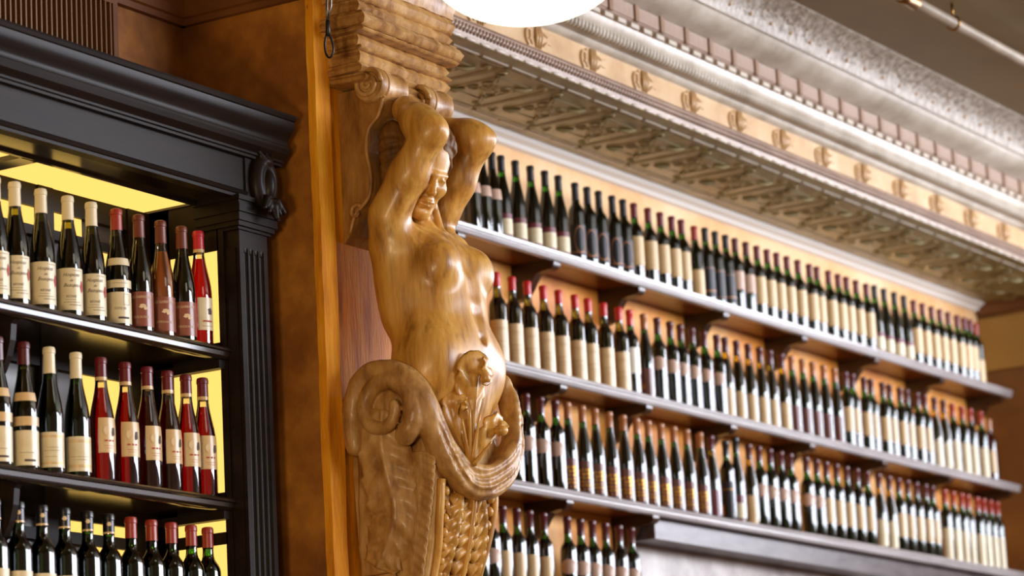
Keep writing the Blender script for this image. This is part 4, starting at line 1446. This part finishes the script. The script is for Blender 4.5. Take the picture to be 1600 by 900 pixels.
# tapered shaft below the hips
sv, sf = [], []
lev = [(-0.19, 0.150, 0.050), (-0.30, 0.165, 0.060), (-0.40, 0.165, 0.058), (-0.50, 0.160, 0.050), (-0.60, 0.152, 0.030), (-0.70, 0.142, 0.000), (-0.80, 0.130, -0.040), (-0.92, 0.115, -0.080), (-1.08, 0.10, -0.120)]
for c, w, bf in lev:
    ring_ = [(-w, -0.197), (-w, bf-0.012), (-w+0.012, bf), (w-0.012, bf), (w, bf-0.012), (w, -0.197)]
    sv += [(OX+a, OY-b, OZ+c) for a, b in ring_]
k = 6
for i in range(len(lev)-1):
    for j in range(k):
        sf.append((i*k+j, (i+1)*k+j, (i+1)*k+(j+1) % k, i*k+(j+1) % k))
sf += [tuple(range(k))[::-1], tuple(range((len(lev)-1)*k, len(lev)*k))]
MB().add(sv, sf).build('shaft', 'gold_wood_dull', car)

# hanging leaf on the near side, with its outer flap
lf = leaf([WP(598, 640, -0.235), WP(596, 690, -0.225), WP(606, 745, -0.205), WP(618, 800, -0.195), WP(606, 850, -0.19), WP(590, 888, -0.19)],
          lambda q: 0.030+0.052*math.sin(math.pi*min(1, 0.12+0.75*q)), (-0.95, -0.3, 0), 8, 0.008, 0.022, 0.018, 60, 18, 0.16)
lf.build('hanging_leaf', 'gold_wood_dull', car, True)
fl = leaf([WP(586, 700, -0.182), WP(588, 780, -0.180), WP(590, 850, -0.178), WP(594, 896, -0.176)], lambda q: 0.060+0.004*q, (-1, 0, 0), 3, 0.004, 0.02, 0.004, 40, 14, 0.05)
fl.build('side_flap', 'gold_wood_dull', car, True)
hl = leaf([WP(656, 705, -0.172), WP(654, 760, -0.170), WP(648, 830, -0.166), WP(640, 905, -0.158)], lambda q: 0.048-0.010*q, (-1, 0, 0), 14, 0.003, 0.01, 0.002, 84, 12, 0.05)
hl.build('side_leaf', 'gold_wood_dull', car, True)

# acanthus down the front of the shaft, with scrolled borders
bfront = lambda c: np.interp(-c, [0.30, 0.40, 0.50, 0.60, 0.70, 0.80, 0.92], [0.060, 0.058, 0.050, 0.030, 0.0, -0.04, -0.08])
def fp(a, c, out=0.012):
    return (OX+a, OY-(float(bfront(c))+out), OZ+c)
for a0, w0 in ((0.0, 0.045), (-0.072, 0.034), (0.072, 0.034)):
    lv = leaf([fp(a0*0.6, -0.44, 0.012), fp(a0*0.85, -0.52, 0.020), fp(a0, -0.60, 0.020), fp(a0*1.05, -0.68, 0.018), fp(a0*0.9, -0.78, 0.02)],
              lambda q, w0=w0: w0*(0.45+0.75*math.sin(math.pi*min(1, 0.15+0.8*q))), (0, -1, 0.25), 9, 0.010, 0.016, 0.010, 66, 14, 0.42)
    lv.build('acanthus_leaf', 'gold_wood', car, True)
for sx in (-1, 1):
    MB().sweep([fp(sx*(0.132-0.03*q+0.006*math.sin(q*9)), -0.44-0.42*q, 0.006) for q in np.linspace(0, 1, 24)], lambda q: 0.012-0.004*q, 8).build('border_scroll', 'gold_wood', car, True)
    for i in range(9):
        c = -0.47-0.036*i
        MB().ball(fp(sx*(0.112-0.0035*i), c, 0.008), (0.011, 0.011, 0.014), 8, 6).build('husk', 'gold_wood', car, True)
MB().sweep([fp(0, -0.44-0.40*q, 0.026) for q in np.linspace(0, 1, 14)], lambda q: 0.009-0.004*q, 8).build('stem', 'gold_wood', car, True)

# plume of leaves in front of the belly
pb = 0.012
lv = leaf([WP(733, 726, -0.05), WP(735, 690, -0.058), WP(739, 640, -0.066), WP(742, 600, -0.07), WP(746, 580, -0.075), WP(756, 576, -0.078)],
          lambda q: 0.013+0.046*math.sin(math.pi*min(1, 0.05+0.85*q*q)), (-0.3, -1, 0), 4, 0.009, 0.022, 0.014, 50, 14, 0.2)
lv.build('plume_leaf', 'gold_wood', car, True)
MB().sweep([WP(730+16*math.cos(t)+14, 592-14*math.sin(t), -0.07-0.004*t) for t in np.linspace(-0.3, 3.9, 14)], lambda q: 0.012-0.004*q, 8).build('plume_curl', 'gold_wood', car, True)
lv = leaf([WP(729, 722, -0.06), WP(719, 690, -0.08), WP(712, 655, -0.10), WP(716, 630, -0.105), WP(728, 628, -0.10)],
          lambda q: 0.012+0.036*math.sin(math.pi*min(1, 0.1+0.85*q)), (-0.5, -1, 0), 3, 0.008, 0.02, 0.012, 40, 12, 0.2)
lv.build('plume_leaf', 'gold_wood', car, True)
lv = leaf([WP(738, 724, -0.04), WP(754, 700, -0.02), WP(770, 676, 0.0), WP(782, 662, 0.015), WP(792, 670, 0.02)],
          lambda q: 0.010+0.030*math.sin(math.pi*min(1, 0.1+0.85*q)), (0.2, -1, 0), 4, 0.008, 0.02, 0.012, 40, 12, 0.25)
lv.build('plume_leaf', 'gold_wood', car, True)
MB().ball(WP(784, 673, 0.0), (0.018, 0.018, 0.014), 10, 7).build('bud', 'gold_wood', car, True)
for i, (x0, y0, x1, y1, a) in enumerate(((733, 722, 722, 655, -0.10), (735, 722, 734, 640, -0.08), (737, 722, 750, 648, -0.06), (740, 726, 768, 690, -0.03))):
    MB().sweep([WP(x0+(x1-x0)*q, y0+(y1-y0)*q, -0.065+(a+0.05)*q) for q in np.linspace(0, 1, 8)], lambda q: 0.008-0.0055*q, 7).build('stalk', 'gold_wood', car, True)

# console behind the figure: side plates with rim, volute rolls on top
con = [(-0.197, 0.66), (-0.06, 0.66), (-0.045, 0.62), (-0.06, 0.575), (-0.095, 0.54), (-0.105, 0.48), (-0.095, 0.42), (-0.10, 0.36), (-0.125, 0.33), (-0.15, 0.31), (-0.170, 0.26), (-0.197, 0.235)]
MB().prism_x([(OY-b, OZ+c) for b, c in con][::-1], OX-0.165, OX+0.165).build('console', 'console_wood', car)
rim = catmull([(-0.168, b-0.004, c) for b, c in con[2:11]], 5)
MB().sweep([tuple(fw(p)) for p in rim], 0.0055, 8).build('console_rim', 'gold_wood_dull', car, True)
MB().sweep([tuple(fw(np.array([-0.17, -0.150+0.022*math.cos(t)*(1-t/9), 0.315+0.024*math.sin(t)*(1-t/9)]))) for t in np.linspace(0.6, 6.4, 18)], lambda q: 0.007-0.003*q, 8).build('console_curl', 'gold_wood_dull', car, True)
VC = B(580, 133, -0.17)


def roll_x(x0, x1, b, c, prof):
    """turned roll lying along X"""
    n = 28
    mb = MB()
    vs = []
    for q, r in prof:
        for j in range(n):
            t = 2*math.pi*j/n
            vs.append((x0+(x1-x0)*q, OY-(b+r*math.cos(t)), OZ+c+r*math.sin(t)))
    k = len(prof)
    fs = [(i*n+j, (i+1)*n+j, (i+1)*n+(j+1) % n, i*n+(j+1) % n) for i in range(k-1) for j in range(n)]
    fs += [tuple(range(n)), tuple(range(k*n-1, (k-1)*n-1, -1))]
    return mb.add(vs, fs)


vb, vc = VC[1], VC[2]
pr_ = [(0, 0.046), (0.04, 0.050), (0.18, 0.051), (0.22, 0.046), (0.26, 0.050), (0.55, 0.044), (0.78, 0.046), (0.82, 0.050), (0.96, 0.050), (1, 0.044)]
roll_x(OX-0.185, OX-0.055, vb, vc, pr_).build('volute', 'gold_wood_dull', car, True, 40)
roll_x(OX+0.055, OX+0.175, vb, vc, pr_).build('volute', 'gold_wood_dull', car, True, 40)
roll_x(OX-0.06, OX+0.06, vb-0.02, vc-0.004, [(0, 0.040), (0.2, 0.034), (0.5, 0.030), (0.8, 0.034), (1, 0.040)]).build('volute_waist', 'gold_wood_dull', car, True)
for x in (-0.186, 0.054):
    sp = [(OX+x-0.004, OY-(vb+0.044*(1-t/14.5)*math.cos(t)), OZ+vc+0.044*(1-t/14.5)*math.sin(t)) for t in np.linspace(0, 12.5, 50)]
    MB().sweep(sp, lambda q: 0.008-0.003*q, 7).build('volute_spiral', 'gold_wood_dull', car, True)

# capital block: stacked mouldings with chipped edges
layers = [(0.690, 0.712, 0.215, 0.125), (0.712, 0.738, 0.222, 0.118), (0.738, 0.775, 0.218, 0.112), (0.775, 0.785, 0.226, 0.124), (0.785, 0.822, 0.220, 0.110),
          (0.822, 0.834, 0.238, 0.142), (0.834, 0.868, 0.246, 0.150), (0.868, 0.880, 0.236, 0.138), (0.880, 0.915, 0.228, 0.122), (0.915, 0.960, 0.236, 0.130), (0.960, 1.05, 0.240, 0.135)]
rc = random.Random(3)
for li_, (c0, c1, w, out) in enumerate(layers):
    c0 -= 0.022
    c1 -= 0.022
    mb = MB()
    nseg = 40
    path = [(-w, -0.197)]+[(-w, -0.197+(out)*i/10) for i in range(1, 10)]+[(-w+2*w*i/nseg, -0.197+out) for i in range(nseg+1)]+[(w, -0.197+out*(1-i/4)) for i in range(1, 5)]
    cols = []
    mid = (c0+c1)/2
    bul = 0.008 if (c1-c0) > 0.02 else 0.003
    for (zc, ex) in ((c0, -0.006), (c0+0.15*(c1-c0), 0.0), (mid, bul), (c1-0.15*(c1-c0), 0.0), (c1, -0.004)):
        rowv = []
        for i, (a, b) in enumerate(path):
            nz = noise.noise(Vector((a*26+li_*7, b*26, zc*18)))*0.0025+max(0, noise.noise(Vector((a*60+li_*3, b*60, li_*4)))-0.15)*(-0.010 if abs(zc-mid) > 0.3*(c1-c0) else 0.0)
            on_front = b > -0.197+out-1e-6
            on_side = abs(abs(a)-w) < 1e-6
            aa = a+(math.copysign(ex+nz, a) if on_side else 0)
            bb = b+((ex+nz) if on_front else 0)
            cc = zc+noise.noise(Vector((a*22+li_*5, b*22+9, li_)))*0.003
            rowv.append((OX+aa, OY-bb, OZ+cc))
        cols.append(rowv)
    m_ = len(path)
    vs = [p for r_ in cols for p in r_]
    fs = [(i*m_+j, i*m_+j+1, (i+1)*m_+j+1, (i+1)*m_+j) for i in range(4) for j in range(m_-1)]
    fs += [tuple(range(m_-1, -1, -1)), tuple(range(4*m_, 5*m_))]
    mb.add(vs, fs).build('capital_moulding', 'gold_wood_dull', car, True, 50)

# ------------------------------------------------------------------ pendant lamp
LC = CAM+ray(826, 0)*7.0
lx, ly = float(LC[0]), float(LC[1])
lz = float((CAM+ray(826, 42)*7.0)[2])+0.145+0.012
lamp = thing('pendant_lamp', 'lit white opal glass bowl of a hanging lamp', 'lamp', (lx, ly, lz))
bowl = [(0.0, -0.145)]
for t in np.linspace(0.12, math.pi/2, 14):
    bowl.append((0.232*math.sin(t), -0.145*math.cos(t)))
bowl += [(0.228, 0.02), (0.22, 0.07), (0.13, 0.11), (0.075, 0.13), (0.07, 0.15), (0.0, 0.15)]
MB().lathe(bowl, 48, cx=lx, cy=ly, cz=lz).build('glass_bowl', 'lamp_glass', lamp, True)
MB().lathe([(0.0, 0.148), (0.085, 0.148), (0.088, 0.16), (0.07, 0.19), (0.03, 0.22), (0.012, 0.24), (0.010, ZCEIL-lz-0.03), (0.06, ZCEIL-lz-0.02), (0.06, ZCEIL-lz), (0, ZCEIL-lz)], 20, cx=lx, cy=ly, cz=lz).build('stem_and_fitter', 'brass', lamp, True, 40)

# ------------------------------------------------------------------ hanging cable with loop by the pier
cc0 = on_x(513, 90, 6.60)
cx_, cy_, cz_ = float(cc0[0]), float(cc0[1]), float(cc0[2])
cb_ = thing('hanging_cable', 'dark cable ending in a loop, hanging before the pier', 'cable', (cx_, cy_, cz_))


def cp_(px, py):
    return tuple(on_x(px, py, cx_))


lp = [cp_(*p) for p in ((511, 52), (508.5, 60), (507.5, 72), (509.5, 84), (514, 90), (519, 86), (521, 76), (518.5, 64), (514, 52))]
MB().sweep([tuple(p) for p in catmull(lp, 4)], 0.0030, 8).build('loop', 'rubber', cb_, True)
MB().sweep([cp_(512.5, 56), cp_(512.3, 44), cp_(512, 32)], lambda q: 0.0068-0.001*q, 10).build('crimp', 'rubber', cb_, True)
top = on_x(516, -120, cx_)
MB().sweep([cp_(511.5, 34), cp_(510.5, 10), cp_(512, -30), tuple(top), (float(top[0]), float(top[1]), ZCEIL)], 0.0032, 8).build('strand', 'steel', cb_, True)
MB().sweep([cp_(512.5, 34), cp_(517, 8), cp_(517, -30), tuple(top)], 0.0032, 8).build('strand', 'steel', cb_, True)

# ------------------------------------------------------------------ ceiling pipe
pp = thing('ceiling_pipe', 'cream painted pipe hung under the olive ceiling', 'pipe', (10.5, 4.17, 4.73))
MB().sweep([(9.75, 4.165, 4.755), (11.5, 4.165, 4.755), (14.5, 4.165, 4.755)], 0.021, 14).build('tube', 'pipe_paint', pp, True)
MB().sweep([(9.66, 4.165, 4.755), (9.70, 4.165, 4.755), (9.71, 4.165, 4.755), (9.78, 4.165, 4.755)], lambda q: 0.027+0.004*math.sin(q*9), 14).build('coupling', 'brass', pp, True)
MB().sweep([(9.66, 4.165, 4.755), (9.60, 4.165, 4.762), (9.57, 4.165, 4.79), (9.565, 4.165, 4.83)], 0.022, 12).build('elbow', 'pipe_paint', pp, True)
MB().sweep([(10.12, 4.165+0.025*math.cos(t), 4.755+0.025*math.sin(t)) for t in np.linspace(0, 2*math.pi, 16)], 0.005, 6).build('hanger_ring', 'brass', pp, True)
MB().sweep([(10.12, 4.165, 4.78), (10.12, 4.165, 4.83)], 0.006, 6).build('hanger_rod', 'brass', pp, True)

# added warm fill bulbs, out of view, to turn the figure's near side golden
for (x, y) in ((3.1, 3.3), (1.2, 1.6)):
    bulb('fill_bulb', (x, y, 2.4), FILL_WATTS, (1.0, 0.76, 0.46), 0.2)
